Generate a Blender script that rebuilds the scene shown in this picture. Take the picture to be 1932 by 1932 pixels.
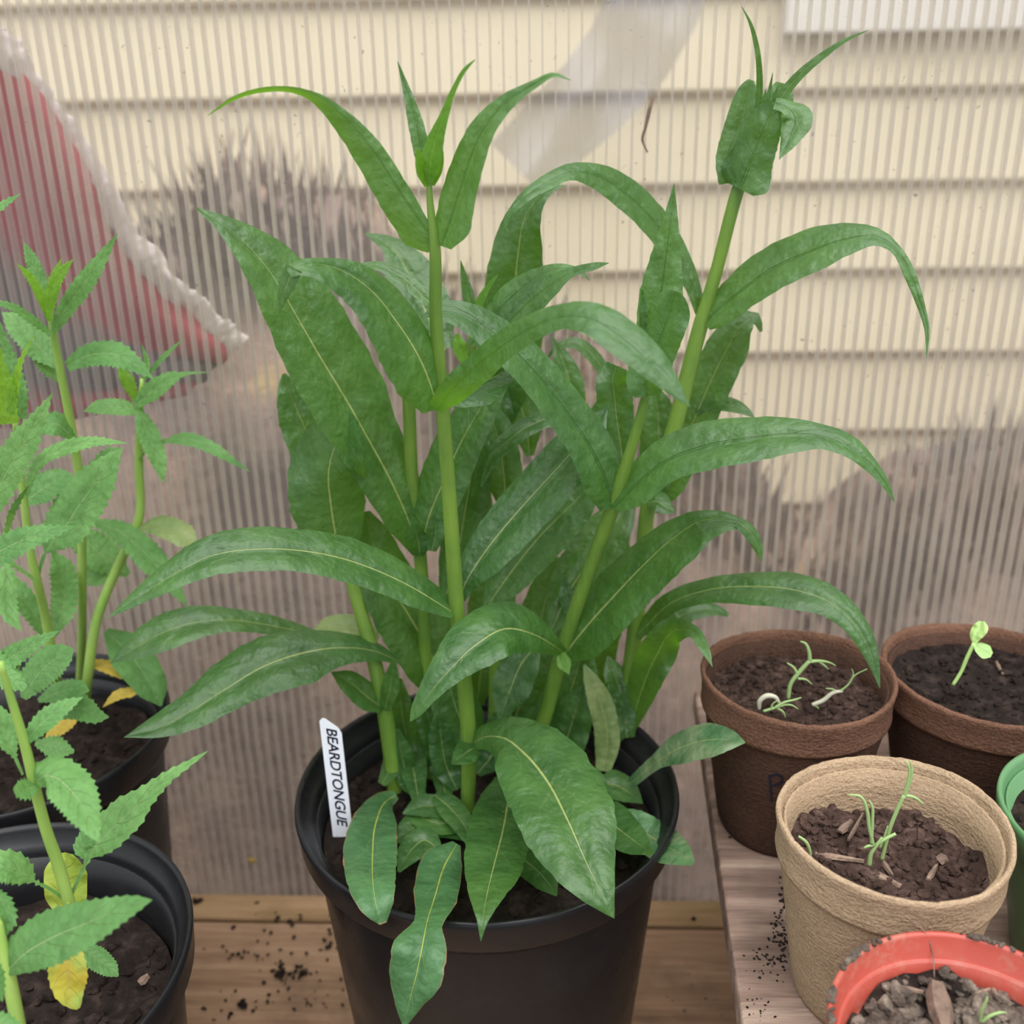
import bpy, bmesh, math, random
import numpy as np
from mathutils import Vector, Matrix, noise
from math import sin, cos, pi, radians, sqrt, atan2, tan

for o in list(bpy.data.objects):
    bpy.data.objects.remove(o, do_unlink=True)
random.seed(7)
scene = bpy.context.scene
col = scene.collection

# ------------------------------------------------------------------ camera
F, C0 = 1932.0, 966.0
CAM = Vector((0.0, -0.362, 0.47))
RM = (Matrix.Rotation(radians(2.5), 3, 'Z') @ Matrix.Rotation(radians(68.0), 3, 'X')
      @ Matrix.Rotation(radians(-1.0), 3, 'Z'))
cd = bpy.data.cameras.new('camera')
cd.sensor_width = 36.0
cd.lens = 36.0
cd.clip_start = 0.01
cd.dof.use_dof = True
cd.dof.focus_distance = 0.375
cd.dof.aperture_fstop = 10.0
camo = bpy.data.objects.new('camera', cd)
camo.matrix_world = Matrix.Translation(CAM) @ RM.to_4x4()
col.objects.link(camo)
scene.camera = camo

# ------------------------------------------------------------------ overcast sky
world = bpy.data.worlds.new('overcast_sky')
scene.world = world
world.use_nodes = True
wn, wl = world.node_tree.nodes, world.node_tree.links
wn.clear()
w_out = wn.new('ShaderNodeOutputWorld')
w_bg = wn.new('ShaderNodeBackground')
w_tc = wn.new('ShaderNodeTexCoord')
w_sep = wn.new('ShaderNodeSeparateXYZ')
w_mr = wn.new('ShaderNodeMapRange')          # CIE overcast sky: (1 + 2 sin h) / 3
w_mr.inputs['From Min'].default_value = 0.0
w_mr.inputs['From Max'].default_value = 1.0
w_mr.inputs['To Min'].default_value = 1 / 3
w_mr.inputs['To Max'].default_value = 1.0
w_mul = wn.new('ShaderNodeMath'); w_mul.operation = 'MULTIPLY'
w_mul.inputs[1].default_value = 2.35
w_bg.inputs['Color'].default_value = (0.93, 0.97, 1.0, 1)
wl.new(w_tc.outputs['Generated'], w_sep.inputs[0])
wl.new(w_sep.outputs['Z'], w_mr.inputs['Value'])
wl.new(w_mr.outputs[0], w_mul.inputs[0])
wl.new(w_mul.outputs[0], w_bg.inputs['Strength'])
wl.new(w_bg.outputs[0], w_out.inputs['Surface'])

# the sun behind thick cloud: a wide soft glow high up
sun = bpy.data.lights.new('clouded_sun_offscreen', 'SUN')
sun.energy = 3.6
sun.angle = radians(70)
sun.color = (1.0, 0.98, 0.95)
suno = bpy.data.objects.new('clouded_sun_offscreen', sun)
suno.rotation_euler = Vector((0.15, -0.35, 1.0)).to_track_quat('Z', 'Y').to_euler()
suno.location = (0.5, -0.6, 2.5)
col.objects.link(suno)

vs = scene.view_settings
vs.view_transform = 'Standard'
vs.look = 'None'
vs.gamma = 1.0
vs.use_curve_mapping = False
vs.exposure = 0.0

# ------------------------------------------------------------------ pixel helpers
RX, UPV, BK = RM.col[0].copy(), RM.col[1].copy(), RM.col[2].copy()
def ray(x, y):
    return RM @ Vector(((x - C0) / F, -(y - C0) / F, -1.0))
def PY(x, y, Y):
    d = ray(x, y); return CAM + d * ((Y - CAM.y) / d.y)
def PZ(x, y, Z):
    d = ray(x, y); return CAM + d * ((Z - CAM.z) / d.z)
def proj(p):
    q = RM.transposed() @ (Vector(p) - CAM)
    return C0 + F * q.x / -q.z, C0 - F * q.y / -q.z
def pxm(p):                                   # metres per pixel at a point
    return -(RM.transposed() @ (Vector(p) - CAM)).z / F

# ------------------------------------------------------------------ objects
def tag(o, label=None, cat=None, group=None, kind=None):
    if label: o['label'] = label
    if cat: o['category'] = cat
    if group: o['group'] = group
    if kind: o['kind'] = kind
    return o
def empty(name, loc):
    o = bpy.data.objects.new(name, None)
    o.empty_display_size = 0.02
    o.location = loc
    col.objects.link(o)
    return o
def link(name, me, parent=None, loc=(0, 0, 0)):
    o = bpy.data.objects.new(name, me)
    col.objects.link(o)
    o.location = loc
    if parent: o.parent = parent
    return o
def mesh(name, verts, faces, mat, parent=None, org=(0, 0, 0), loc=(0, 0, 0), smooth=True, uv=None):
    me = bpy.data.meshes.new(name)
    ox, oy, oz = org
    me.from_pydata([(v[0] - ox, v[1] - oy, v[2] - oz) for v in verts], [], faces)
    if uv is not None:
        l = me.uv_layers.new(name='UVMap')
        for lp in me.loops:
            l.data[lp.index].uv = uv[lp.vertex_index]
    if mat: me.materials.append(mat)
    if smooth:
        me.polygons.foreach_set('use_smooth', [True] * len(me.polygons))
    me.update()
    return link(name, me, parent, loc)
def box_data(x0, x1, y0, y1, z0, z1):
    v = [(x0, y0, z0), (x1, y0, z0), (x1, y1, z0), (x0, y1, z0), (x0, y0, z1), (x1, y0, z1), (x1, y1, z1), (x0, y1, z1)]
    f = [(0, 3, 2, 1), (4, 5, 6, 7), (0, 1, 5, 4), (1, 2, 6, 5), (2, 3, 7, 6), (3, 0, 4, 7)]
    return v, f
def box(name, x0, x1, y0, y1, z0, z1, mat, parent=None, org=(0, 0, 0), bev=0.0):
    v, f = box_data(x0, x1, y0, y1, z0, z1)
    o = mesh(name, v, f, mat, parent, org, smooth=False)
    if bev:
        m = o.modifiers.new('bevel', 'BEVEL'); m.width = bev; m.segments = 2
    return o
def lathe_data(profile, seg=72, wob=None):
    v, f = [], []
    n = len(profile)
    for i in range(seg):
        a = 2 * pi * i / seg
        for j, (r, z) in enumerate(profile):
            k, dz = (1.0, 0.0) if wob is None else wob(a, r, z)
            v.append((r * k * cos(a), r * k * sin(a), z + dz))
    for i in range(seg):
        b, c = i * n, ((i + 1) % seg) * n
        for j in range(n - 1):
            f.append((b + j, c + j, c + j + 1, b + j + 1))
    return v, f

# ------------------------------------------------------------------ materials
def new_mat(name):
    m = bpy.data.materials.new(name); m.use_nodes = True
    nt = m.node_tree; nt.nodes.clear()
    return m, nt, nt.nodes, nt.links
def N(nt, t, **kw):
    n = nt.nodes.new(t)
    for k, v in kw.items():
        if hasattr(n, k): setattr(n, k, v)
    return n
def tex_noise(nt, vec, scale, detail=4.0, rough=0.55, dist=0.0):
    n = nt.nodes.new('ShaderNodeTexNoise')
    n.inputs['Scale'].default_value = scale
    n.inputs['Detail'].default_value = detail
    n.inputs['Roughness'].default_value = rough
    n.inputs['Distortion'].default_value = dist
    if vec is not None: nt.links.new(vec, n.inputs['Vector'])
    return n
def ramp(nt, fac, stops):
    r = nt.nodes.new('ShaderNodeValToRGB')
    e = r.color_ramp.elements
    e[0].position, e[0].color = stops[0][0], (*stops[0][1], 1)
    e[1].position, e[1].color = stops[-1][0], (*stops[-1][1], 1)
    for p, c in stops[1:-1]:
        q = e.new(p); q.color = (*c, 1)
    nt.links.new(fac, r.inputs['Fac'])
    return r.outputs['Color']
def mapr(nt, val, a, b, c=0.0, d=1.0):
    m = nt.nodes.new('ShaderNodeMapRange')
    m.inputs[1].default_value, m.inputs[2].default_value = a, b
    m.inputs[3].default_value, m.inputs[4].default_value = c, d
    nt.links.new(val, m.inputs[0])
    return m.outputs[0]
def math_n(nt, op, a, b=None):
    m = nt.nodes.new('ShaderNodeMath'); m.operation = op
    for i, x in enumerate((a, b)):
        if x is None: continue
        if isinstance(x, (int, float)): m.inputs[i].default_value = x
        else: nt.links.new(x, m.inputs[i])
    return m.outputs[0]
def mix_c(nt, fac, a, b, mode='MIX'):
    m = nt.nodes.new('ShaderNodeMix'); m.data_type = 'RGBA'; m.blend_type = mode
    for k, x in ((0, fac), (6, a), (7, b)):
        if isinstance(x, (int, float)): m.inputs[k].default_value = x
        elif isinstance(x, tuple): m.inputs[k].default_value = (*x, 1)
        else: nt.links.new(x, m.inputs[k])
    return m.outputs[2]
def bump(nt, h, strength, dist=0.001):
    b = nt.nodes.new('ShaderNodeBump')
    b.inputs['Strength'].default_value = strength
    b.inputs['Distance'].default_value = dist
    nt.links.new(h, b.inputs['Height'])
    return b.outputs[0]
def princ(nt, color, rough=0.5, spec=0.5, normal=None):
    p = nt.nodes.new('ShaderNodeBsdfPrincipled')
    if isinstance(color, tuple): p.inputs['Base Color'].default_value = (*color, 1)
    else: nt.links.new(color, p.inputs['Base Color'])
    if isinstance(rough, (int, float)): p.inputs['Roughness'].default_value = rough
    else: nt.links.new(rough, p.inputs['Roughness'])
    p.inputs['Specular IOR Level'].default_value = spec
    if normal is not None: nt.links.new(normal, p.inputs['Normal'])
    return p
def out(nt, sh):
    o = nt.nodes.new('ShaderNodeOutputMaterial')
    nt.links.new(sh, o.inputs['Surface'])

def leaf_mat(name, dark, light, trans, tfac=0.33, rough=0.42, rib=(0.38, 0.46, 0.16), ribw=0.035,
             vein=0.16, nveins=5.0, edge=None, patch=None, spec=0.5):
    m, nt, nn, ll = new_mat(name)
    tc = N(nt, 'ShaderNodeTexCoord'); oi = N(nt, 'ShaderNodeObjectInfo')
    sep = N(nt, 'ShaderNodeSeparateXYZ'); ll.new(tc.outputs['UV'], sep.inputs[0])
    u = math_n(nt, 'SUBTRACT', sep.outputs[0], 0.5)
    au = math_n(nt, 'MULTIPLY', math_n(nt, 'ABSOLUTE', u), 2.0)
    v = sep.outputs[1]
    # every leaf has its own offset in the noise
    comb = N(nt, 'ShaderNodeCombineXYZ')
    ll.new(math_n(nt, 'MULTIPLY', oi.outputs['Random'], 37.0), comb.inputs[0])
    add = N(nt, 'ShaderNodeVectorMath', operation='ADD')
    ll.new(tc.outputs['Object'], add.inputs[0]); ll.new(comb.outputs[0], add.inputs[1])
    n1 = tex_noise(nt, add.outputs[0], 55.0, 3.0)
    n2 = tex_noise(nt, add.outputs[0], 420.0, 4.0, 0.6)
    nq = tex_noise(nt, add.outputs[0], 130.0, 2.0, 0.5)
    base = mix_c(nt, mapr(nt, n1.outputs[0], 0.3, 0.72), dark, light)
    base = mix_c(nt, mapr(nt, n2.outputs[0], 0.35, 0.75, 0.0, 0.35), base, tuple(c * 0.55 for c in dark))
    hsv = N(nt, 'ShaderNodeHueSaturation'); ll.new(base, hsv.inputs['Color'])
    ll.new(mapr(nt, oi.outputs['Random'], 0, 1, 0.85, 1.14), hsv.inputs['Value'])
    ll.new(mapr(nt, oi.outputs['Random'], 0, 1, 0.505, 0.492), hsv.inputs['Hue'])
    base = hsv.outputs[0]
    # arching side veins
    wob = math_n(nt, 'MULTIPLY', n1.outputs[0], 1.1)
    ph = math_n(nt, 'SUBTRACT', math_n(nt, 'MULTIPLY', math_n(nt, 'SUBTRACT', v, math_n(nt, 'MULTIPLY', math_n(nt, 'POWER', au, 1.2), 0.24)), nveins), wob)
    tri = math_n(nt, 'ABSOLUTE', math_n(nt, 'SUBTRACT', math_n(nt, 'FRACT', ph), 0.5))
    vmask = mapr(nt, tri, 0.0, 0.05, 1.0, 0.0)
    vmask = math_n(nt, 'MULTIPLY', vmask, mapr(nt, au, 0.25, 0.95, 1.0, 0.0))
    base = mix_c(nt, math_n(nt, 'MULTIPLY', vmask, vein * 0.6), base, rib)
    if edge is not None:
        n3 = tex_noise(nt, add.outputs[0], 60.0, 4.0)
        em = math_n(nt, 'ADD', math_n(nt, 'MAXIMUM', mapr(nt, au, 0.72, 1.0), mapr(nt, v, 0.86, 1.0)), math_n(nt, 'MULTIPLY', n3.outputs[0], 0.9))
        base = mix_c(nt, mapr(nt, em, 1.34, 1.50), base, edge)
    if patch is not None:
        n4 = tex_noise(nt, add.outputs[0], 70.0, 2.0)
        base = mix_c(nt, mapr(nt, n4.outputs[0], 0.42, 0.62), base, patch)
    rw = math_n(nt, 'MULTIPLY', mapr(nt, v, 0.0, 1.0, 1.6, 0.25), ribw)
    rmask = math_n(nt, 'SUBTRACT', 1.0, math_n(nt, 'MINIMUM', math_n(nt, 'DIVIDE', au, rw), 1.0))
    rmask = mapr(nt, rmask, 0.0, 0.45)
    base = mix_c(nt, math_n(nt, 'MULTIPLY', rmask, 0.85), base, rib)
    h = math_n(nt, 'SUBTRACT', math_n(nt, 'ADD', math_n(nt, 'ADD', math_n(nt, 'MULTIPLY', n1.outputs[0], 1.2), math_n(nt, 'MULTIPLY', nq.outputs[0], 0.9)), math_n(nt, 'MULTIPLY', n2.outputs[0], 0.22)),
               math_n(nt, 'ADD', math_n(nt, 'MULTIPLY', vmask, 0.30 * vein), math_n(nt, 'MULTIPLY', rmask, 0.5)))
    nor = bump(nt, h, 0.7, 0.0026)
    p = princ(nt, base, rough, spec, nor)
    t = N(nt, 'ShaderNodeBsdfTranslucent')
    tcol = mix_c(nt, 0.35, trans, base)
    ll.new(tcol, t.inputs['Color'])
    mx = N(nt, 'ShaderNodeMixShader'); mx.inputs[0].default_value = tfac
    ll.new(p.outputs[0], mx.inputs[1]); ll.new(t.outputs[0], mx.inputs[2])
    out(nt, mx.outputs[0])
    return m
M_LEAF = leaf_mat('beardtongue_leaf', (0.033, 0.102, 0.024), (0.080, 0.190, 0.048), (0.22, 0.50, 0.01), 0.38, 0.33, spec=0.65)
M_LEAFU = leaf_mat('upper_beardtongue_leaf', (0.042, 0.122, 0.034), (0.096, 0.215, 0.062), (0.26, 0.56, 0.01), 0.42, 0.34, rib=(0.045, 0.12, 0.03), ribw=0.05, spec=0.65)
M_YOUNG = leaf_mat('young_leaf', (0.08, 0.22, 0.025), (0.14, 0.32, 0.035), (0.30, 0.62, 0.01), 0.45, 0.45, rib=(0.25, 0.42, 0.06))
M_PALE = leaf_mat('fading_leaf', (0.16, 0.26, 0.09), (0.30, 0.36, 0.14), (0.4, 0.5, 0.1), 0.35, 0.45)
M_BROWNED = leaf_mat('browned_leaf', (0.05, 0.14, 0.05), (0.09, 0.22, 0.08), (0.2, 0.45, 0.03), 0.3, 0.42,
                     rib=(0.42, 0.5, 0.1), edge=(0.34, 0.16, 0.08))
M_CRINK = leaf_mat('crinkled_leaf', (0.045, 0.13, 0.05), (0.10, 0.22, 0.09), (0.2, 0.45, 0.03), 0.28, 0.45,
                   patch=(0.17, 0.23, 0.12))
M_SER = leaf_mat('serrated_leaf', (0.10, 0.25, 0.07), (0.18, 0.37, 0.12), (0.28, 0.58, 0.05), 0.34, 0.55,
                 rib=(0.32, 0.46, 0.2), vein=0.8, nveins=7.0, spec=0.3)
M_SERY = leaf_mat('young_serrated_leaf', (0.14, 0.32, 0.03), (0.22, 0.44, 0.05), (0.36, 0.66, 0.02), 0.42, 0.5,
                  rib=(0.32, 0.5, 0.1), vein=0.7, nveins=7.0, spec=0.3)
M_YEL = leaf_mat('yellowed_leaf', (0.52, 0.50, 0.06), (0.62, 0.44, 0.05), (0.7, 0.6, 0.05), 0.3, 0.55,
                 rib=(0.68, 0.62, 0.36), patch=(0.36, 0.48, 0.10), vein=0.6, spec=0.3)
M_WITH = leaf_mat('withered_leaf', (0.50, 0.36, 0.06), (0.62, 0.42, 0.07), (0.6, 0.45, 0.05), 0.25, 0.6,
                  rib=(0.5, 0.4, 0.14), edge=(0.33, 0.2, 0.08), spec=0.3)
M_YG = leaf_mat('yellow_green_leaf', (0.27, 0.40, 0.05), (0.38, 0.47, 0.07), (0.5, 0.6, 0.05), 0.3, 0.5,
                rib=(0.5, 0.55, 0.2), edge=(0.6, 0.42, 0.05), vein=0.8, spec=0.3)

def stem_mat(name, a, b):
    m, nt, nn, ll = new_mat(name)
    tc = N(nt, 'ShaderNodeTexCoord')
    mp = N(nt, 'ShaderNodeMapping'); mp.inputs['Scale'].default_value = (1, 1, 0.12)
    ll.new(tc.outputs['Object'], mp.inputs[0])
    n = tex_noise(nt, mp.outputs[0], 500.0, 3.0)
    n2 = tex_noise(nt, tc.outputs['Object'], 25.0, 3.0)
    c = mix_c(nt, mapr(nt, n2.outputs[0], 0.35, 0.65), a, b)
    c = mix_c(nt, mapr(nt, n.outputs[0], 0.4, 0.8, 0, 0.3), c, tuple(x * 1.35 for x in b))
    p = princ(nt, c, 0.45, 0.4, bump(nt, n.outputs[0], 0.3, 0.0005))
    p.inputs['Subsurface Weight'].default_value = 0.15
    p.inputs['Subsurface Radius'].default_value = (0.3, 0.6, 0.1)
    p.inputs['Subsurface Scale'].default_value = 0.003
    out(nt, p.outputs[0]); return m
M_STEM = stem_mat('beardtongue_stem', (0.085, 0.175, 0.025), (0.15, 0.25, 0.035))
M_STEM2 = stem_mat('pale_stem', (0.22, 0.36, 0.07), (0.30, 0.43, 0.10))

def plastic(name, c, c2, rough=0.35, grime=(0.2, 0.17, 0.14), gf=0.3, spec=0.4):
    m, nt, nn, ll = new_mat(name)
    tc = N(nt, 'ShaderNodeTexCoord')
    n = tex_noise(nt, tc.outputs['Object'], 30.0, 5.0, 0.6)
    n2 = tex_noise(nt, tc.outputs['Object'], 260.0, 4.0, 0.7)
    k = mix_c(nt, n.outputs[0], c, c2)
    g = math_n(nt, 'MULTIPLY', mapr(nt, n.outputs[0], 0.45, 0.75), mapr(nt, n2.outputs[0], 0.45, 0.7, 0, gf))
    k = mix_c(nt, g, k, grime)
    p = princ(nt, k, mapr(nt, n.outputs[0], 0.3, 0.8, rough - 0.08, rough + 0.18), spec, bump(nt, n2.outputs[0], 0.12, 0.0006))
    out(nt, p.outputs[0]); return m
M_BLACK = plastic('black_pot_plastic', (0.008, 0.008, 0.009), (0.013, 0.013, 0.015), 0.30, (0.05, 0.045, 0.042), 0.25, 0.26)
M_REDP = plastic('terracotta_red_plastic', (0.33, 0.05, 0.035), (0.42, 0.075, 0.05), 0.38, (0.34, 0.27, 0.2), 0.7)
M_GREENP = plastic('green_plastic', (0.07, 0.17, 0.07), (0.11, 0.25, 0.11), 0.38)

def fibre(name, a, b, c):
    m, nt, nn, ll = new_mat(name)
    tc = N(nt, 'ShaderNodeTexCoord')
    n1 = tex_noise(nt, tc.outputs['Object'], 38.0, 5.0, 0.65)
    n2 = tex_noise(nt, tc.outputs['Object'], 900.0, 3.0, 0.7)
    mp = N(nt, 'ShaderNodeMapping'); mp.inputs['Scale'].default_value = (1.0, 1.0, 2.4)
    ll.new(tc.outputs['Object'], mp.inputs[0])
    n3 = tex_noise(nt, mp.outputs[0], 330.0, 2.0, 0.5)
    k = mix_c(nt, mapr(nt, n1.outputs[0], 0.3, 0.7), a, b)
    k = mix_c(nt, mapr(nt, n2.outputs[0], 0.4, 0.75, 0, 0.7), k, c)
    h = math_n(nt, 'ADD', n2.outputs[0], n3.outputs[0])
    p = princ(nt, k, 0.95, 0.1, bump(nt, h, 0.8, 0.0012))
    out(nt, p.outputs[0]); return m
M_PEAT = fibre('damp_peat_fibre', (0.085, 0.042, 0.026), (0.17, 0.085, 0.055), (0.24, 0.13, 0.09))
M_PEATD = fibre('wet_peat_fibre', (0.04, 0.022, 0.016), (0.085, 0.045, 0.03), (0.13, 0.07, 0.05))
M_PEATL = fibre('dry_peat_fibre', (0.27, 0.185, 0.115), (0.40, 0.28, 0.18), (0.52, 0.39, 0.26))

def soil(name, a, b, c, sc=1.0):
    m, nt, nn, ll = new_mat(name)
    tc = N(nt, 'ShaderNodeTexCoord')
    n1 = tex_noise(nt, tc.outputs['Object'], 160.0 * sc, 6.0, 0.7)
    n2 = tex_noise(nt, tc.outputs['Object'], 45.0 * sc, 4.0, 0.6)
    k = ramp(nt, n1.outputs[0], [(0.3, a), (0.52, b), (0.72, c)])
    k = mix_c(nt, mapr(nt, n2.outputs[0], 0.4, 0.7, 0, 0.5), k, a)
    p = princ(nt, k, 0.95, 0.08, bump(nt, n1.outputs[0], 0.9, 0.002))
    out(nt, p.outputs[0]); return m
M_SOIL = soil('dark_compost', (0.010, 0.0075, 0.0065), (0.024, 0.017, 0.0145), (0.060, 0.041, 0.034))
M_SOILB = soil('brown_compost', (0.022, 0.014, 0.011), (0.062, 0.038, 0.031), (0.15, 0.098, 0.08))
M_SOILG = soil('dry_gritty_compost', (0.03, 0.024, 0.02), (0.11, 0.085, 0.068), (0.30, 0.24, 0.19))
M_CHIP = soil('bark_chip', (0.10, 0.07, 0.055), (0.22, 0.15, 0.115), (0.38, 0.27, 0.2))
M_GRIT = soil('grey_grit', (0.12, 0.12, 0.13), (0.2, 0.2, 0.21), (0.3, 0.3, 0.31))

def wood(name, a, b, c, rough=0.75, green=None):
    m, nt, nn, ll = new_mat(name)
    tc = N(nt, 'ShaderNodeTexCoord'); oi = N(nt, 'ShaderNodeObjectInfo')
    mp = N(nt, 'ShaderNodeMapping'); mp.inputs['Scale'].default_value = (0.07, 1.0, 1.0)
    ll.new(tc.outputs['Object'], mp.inputs[0])
    ofs = N(nt, 'ShaderNodeCombineXYZ'); ll.new(math_n(nt, 'MULTIPLY', oi.outputs['Random'], 9.0), ofs.inputs[1])
    add = N(nt, 'ShaderNodeVectorMath', operation='ADD')
    ll.new(mp.outputs[0], add.inputs[0]); ll.new(ofs.outputs[0], add.inputs[1])
    n1 = tex_noise(nt, add.outputs[0], 90.0, 6.0, 0.6, 0.4)
    n2 = tex_noise(nt, add.outputs[0], 420.0, 4.0, 0.6, 0.2)
    n3 = tex_noise(nt, tc.outputs['Object'], 18.0, 4.0, 0.6)
    k = ramp(nt, n1.outputs[0], [(0.28, a), (0.5, b), (0.74, c)])
    k = mix_c(nt, mapr(nt, n2.outputs[0], 0.42, 0.7, 0, 0.5), k, a)
    k = mix_c(nt, mapr(nt, n3.outputs[0], 0.5, 0.72, 0, 0.55), k, tuple(x * 0.4 for x in a))
    if green is not None:
        n4 = tex_noise(nt, tc.outputs['Object'], 9.0, 3.0)
        k = mix_c(nt, mapr(nt, n4.outputs[0], 0.42, 0.62, 0, 0.6), k, green)
    p = princ(nt, k, rough, 0.3, bump(nt, math_n(nt, 'ADD', n1.outputs[0], n2.outputs[0]), 0.5, 0.0015))
    out(nt, p.outputs[0]); return m
M_WOOD = wood('bench_timber', (0.20, 0.115, 0.068), (0.36, 0.22, 0.135), (0.47, 0.31, 0.205))
M_WOODG = wood('algae_stained_timber', (0.22, 0.13, 0.06), (0.36, 0.225, 0.12), (0.46, 0.31, 0.18), green=(0.20, 0.165, 0.04))
M_PLANK = wood('weathered_plank', (0.11, 0.068, 0.055), (0.29, 0.19, 0.15), (0.50, 0.37, 0.29))

def flat(name, c, rough=0.6, spec=0.3, var=0.15, sc=60.0):
    m, nt, nn, ll = new_mat(name)
    tc = N(nt, 'ShaderNodeTexCoord')
    n = tex_noise(nt, tc.outputs['Object'], sc, 4.0)
    k = mix_c(nt, n.outputs[0], tuple(x * (1 - var) for x in c), tuple(min(1, x * (1 + var)) for x in c))
    p = princ(nt, k, rough, spec, bump(nt, n.outputs[0], 0.1, 0.001))
    out(nt, p.outputs[0]); return m
M_SIDING = flat('pale_yellow_paint', (0.70, 0.615, 0.45), 0.55, 0.3, 0.06, 8.0)
M_WTRIM = flat('white_paint', (0.72, 0.68, 0.63), 0.5, 0.3, 0.04)
M_TAG = flat('white_label_plastic', (0.72, 0.73, 0.8), 0.35, 0.5, 0.03)
M_INK = flat('black_ink', (0.015, 0.015, 0.03), 0.5, 0.2, 0.1)
M_GROUND = flat('dark_ground', (0.10, 0.08, 0.065), 0.9, 0.1, 0.4, 4.0)
M_FLEECE = flat('white_fleece', (0.75, 0.66, 0.64), 0.9, 0.1, 0.12, 90.0)
M_BLUEG = flat('blue_grey_plastic', (0.34, 0.33, 0.38), 0.5, 0.3, 0.25, 20.0)
M_SEED = flat('seedling_green', (0.28, 0.40, 0.16), 0.5, 0.3, 0.15)
M_SEEDP = flat('pale_hypocotyl', (0.46, 0.44, 0.34), 0.5, 0.3, 0.15)
M_COTY = flat('cotyledon_green', (0.40, 0.60, 0.20), 0.45, 0.3, 0.15)

def blue_band_mat():
    m, nt, nn, ll = new_mat('translucent_blue_grey')
    t = N(nt, 'ShaderNodeBsdfTransparent')
    p = princ(nt, (0.22, 0.22, 0.29), 0.5, 0.3)
    mx = N(nt, 'ShaderNodeMixShader'); mx.inputs[0].default_value = 0.42
    ll.new(t.outputs[0], mx.inputs[1]); ll.new(p.outputs[0], mx.inputs[2])
    out(nt, mx.outputs[0]); return m
M_BLUE_BAND = blue_band_mat()

def red_cloth():
    m, nt, nn, ll = new_mat('red_grey_cloth')
    tc = N(nt, 'ShaderNodeTexCoord')
    sep = N(nt, 'ShaderNodeSeparateXYZ'); ll.new(tc.outputs['UV'], sep.inputs[0])
    n = tex_noise(nt, tc.outputs['Object'], 45.0, 4.0)
    u = math_n(nt, 'ADD', sep.outputs[0], math_n(nt, 'MULTIPLY', n.outputs[0], 0.12))
    k = ramp(nt, u, [(0.0, (0.44, 0.07, 0.08)), (0.20, (0.42, 0.06, 0.08)), (0.30, (0.14, 0.12, 0.125)),
                     (0.62, (0.16, 0.14, 0.14)), (0.72, (0.46, 0.05, 0.07)), (1.0, (0.52, 0.10, 0.12))])
    p = princ(nt, k, 0.85, 0.15, bump(nt, n.outputs[0], 0.3, 0.003))
    out(nt, p.outputs[0]); return m
M_RED = red_cloth()

def bank_mat():
    m, nt, nn, ll = new_mat('dead_leaf_litter')
    tc = N(nt, 'ShaderNodeTexCoord')
    n1 = tex_noise(nt, tc.outputs['Object'], 9.0, 5.0, 0.6)
    n2 = tex_noise(nt, tc.outputs['Object'], 30.0, 5.0, 0.65)
    k = ramp(nt, n1.outputs[0], [(0.32, (0.10, 0.075, 0.07)), (0.5, (0.23, 0.165, 0.145)), (0.62, (0.36, 0.25, 0.20)), (0.72, (0.46, 0.34, 0.16))])
    k = mix_c(nt, mapr(nt, n2.outputs[0], 0.48, 0.72, 0, 0.6), k, (0.075, 0.066, 0.06))
    p = princ(nt, k, 0.9, 0.1, bump(nt, n2.outputs[0], 0.8, 0.01))
    out(nt, p.outputs[0]); return m
M_BANK = bank_mat()

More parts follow.
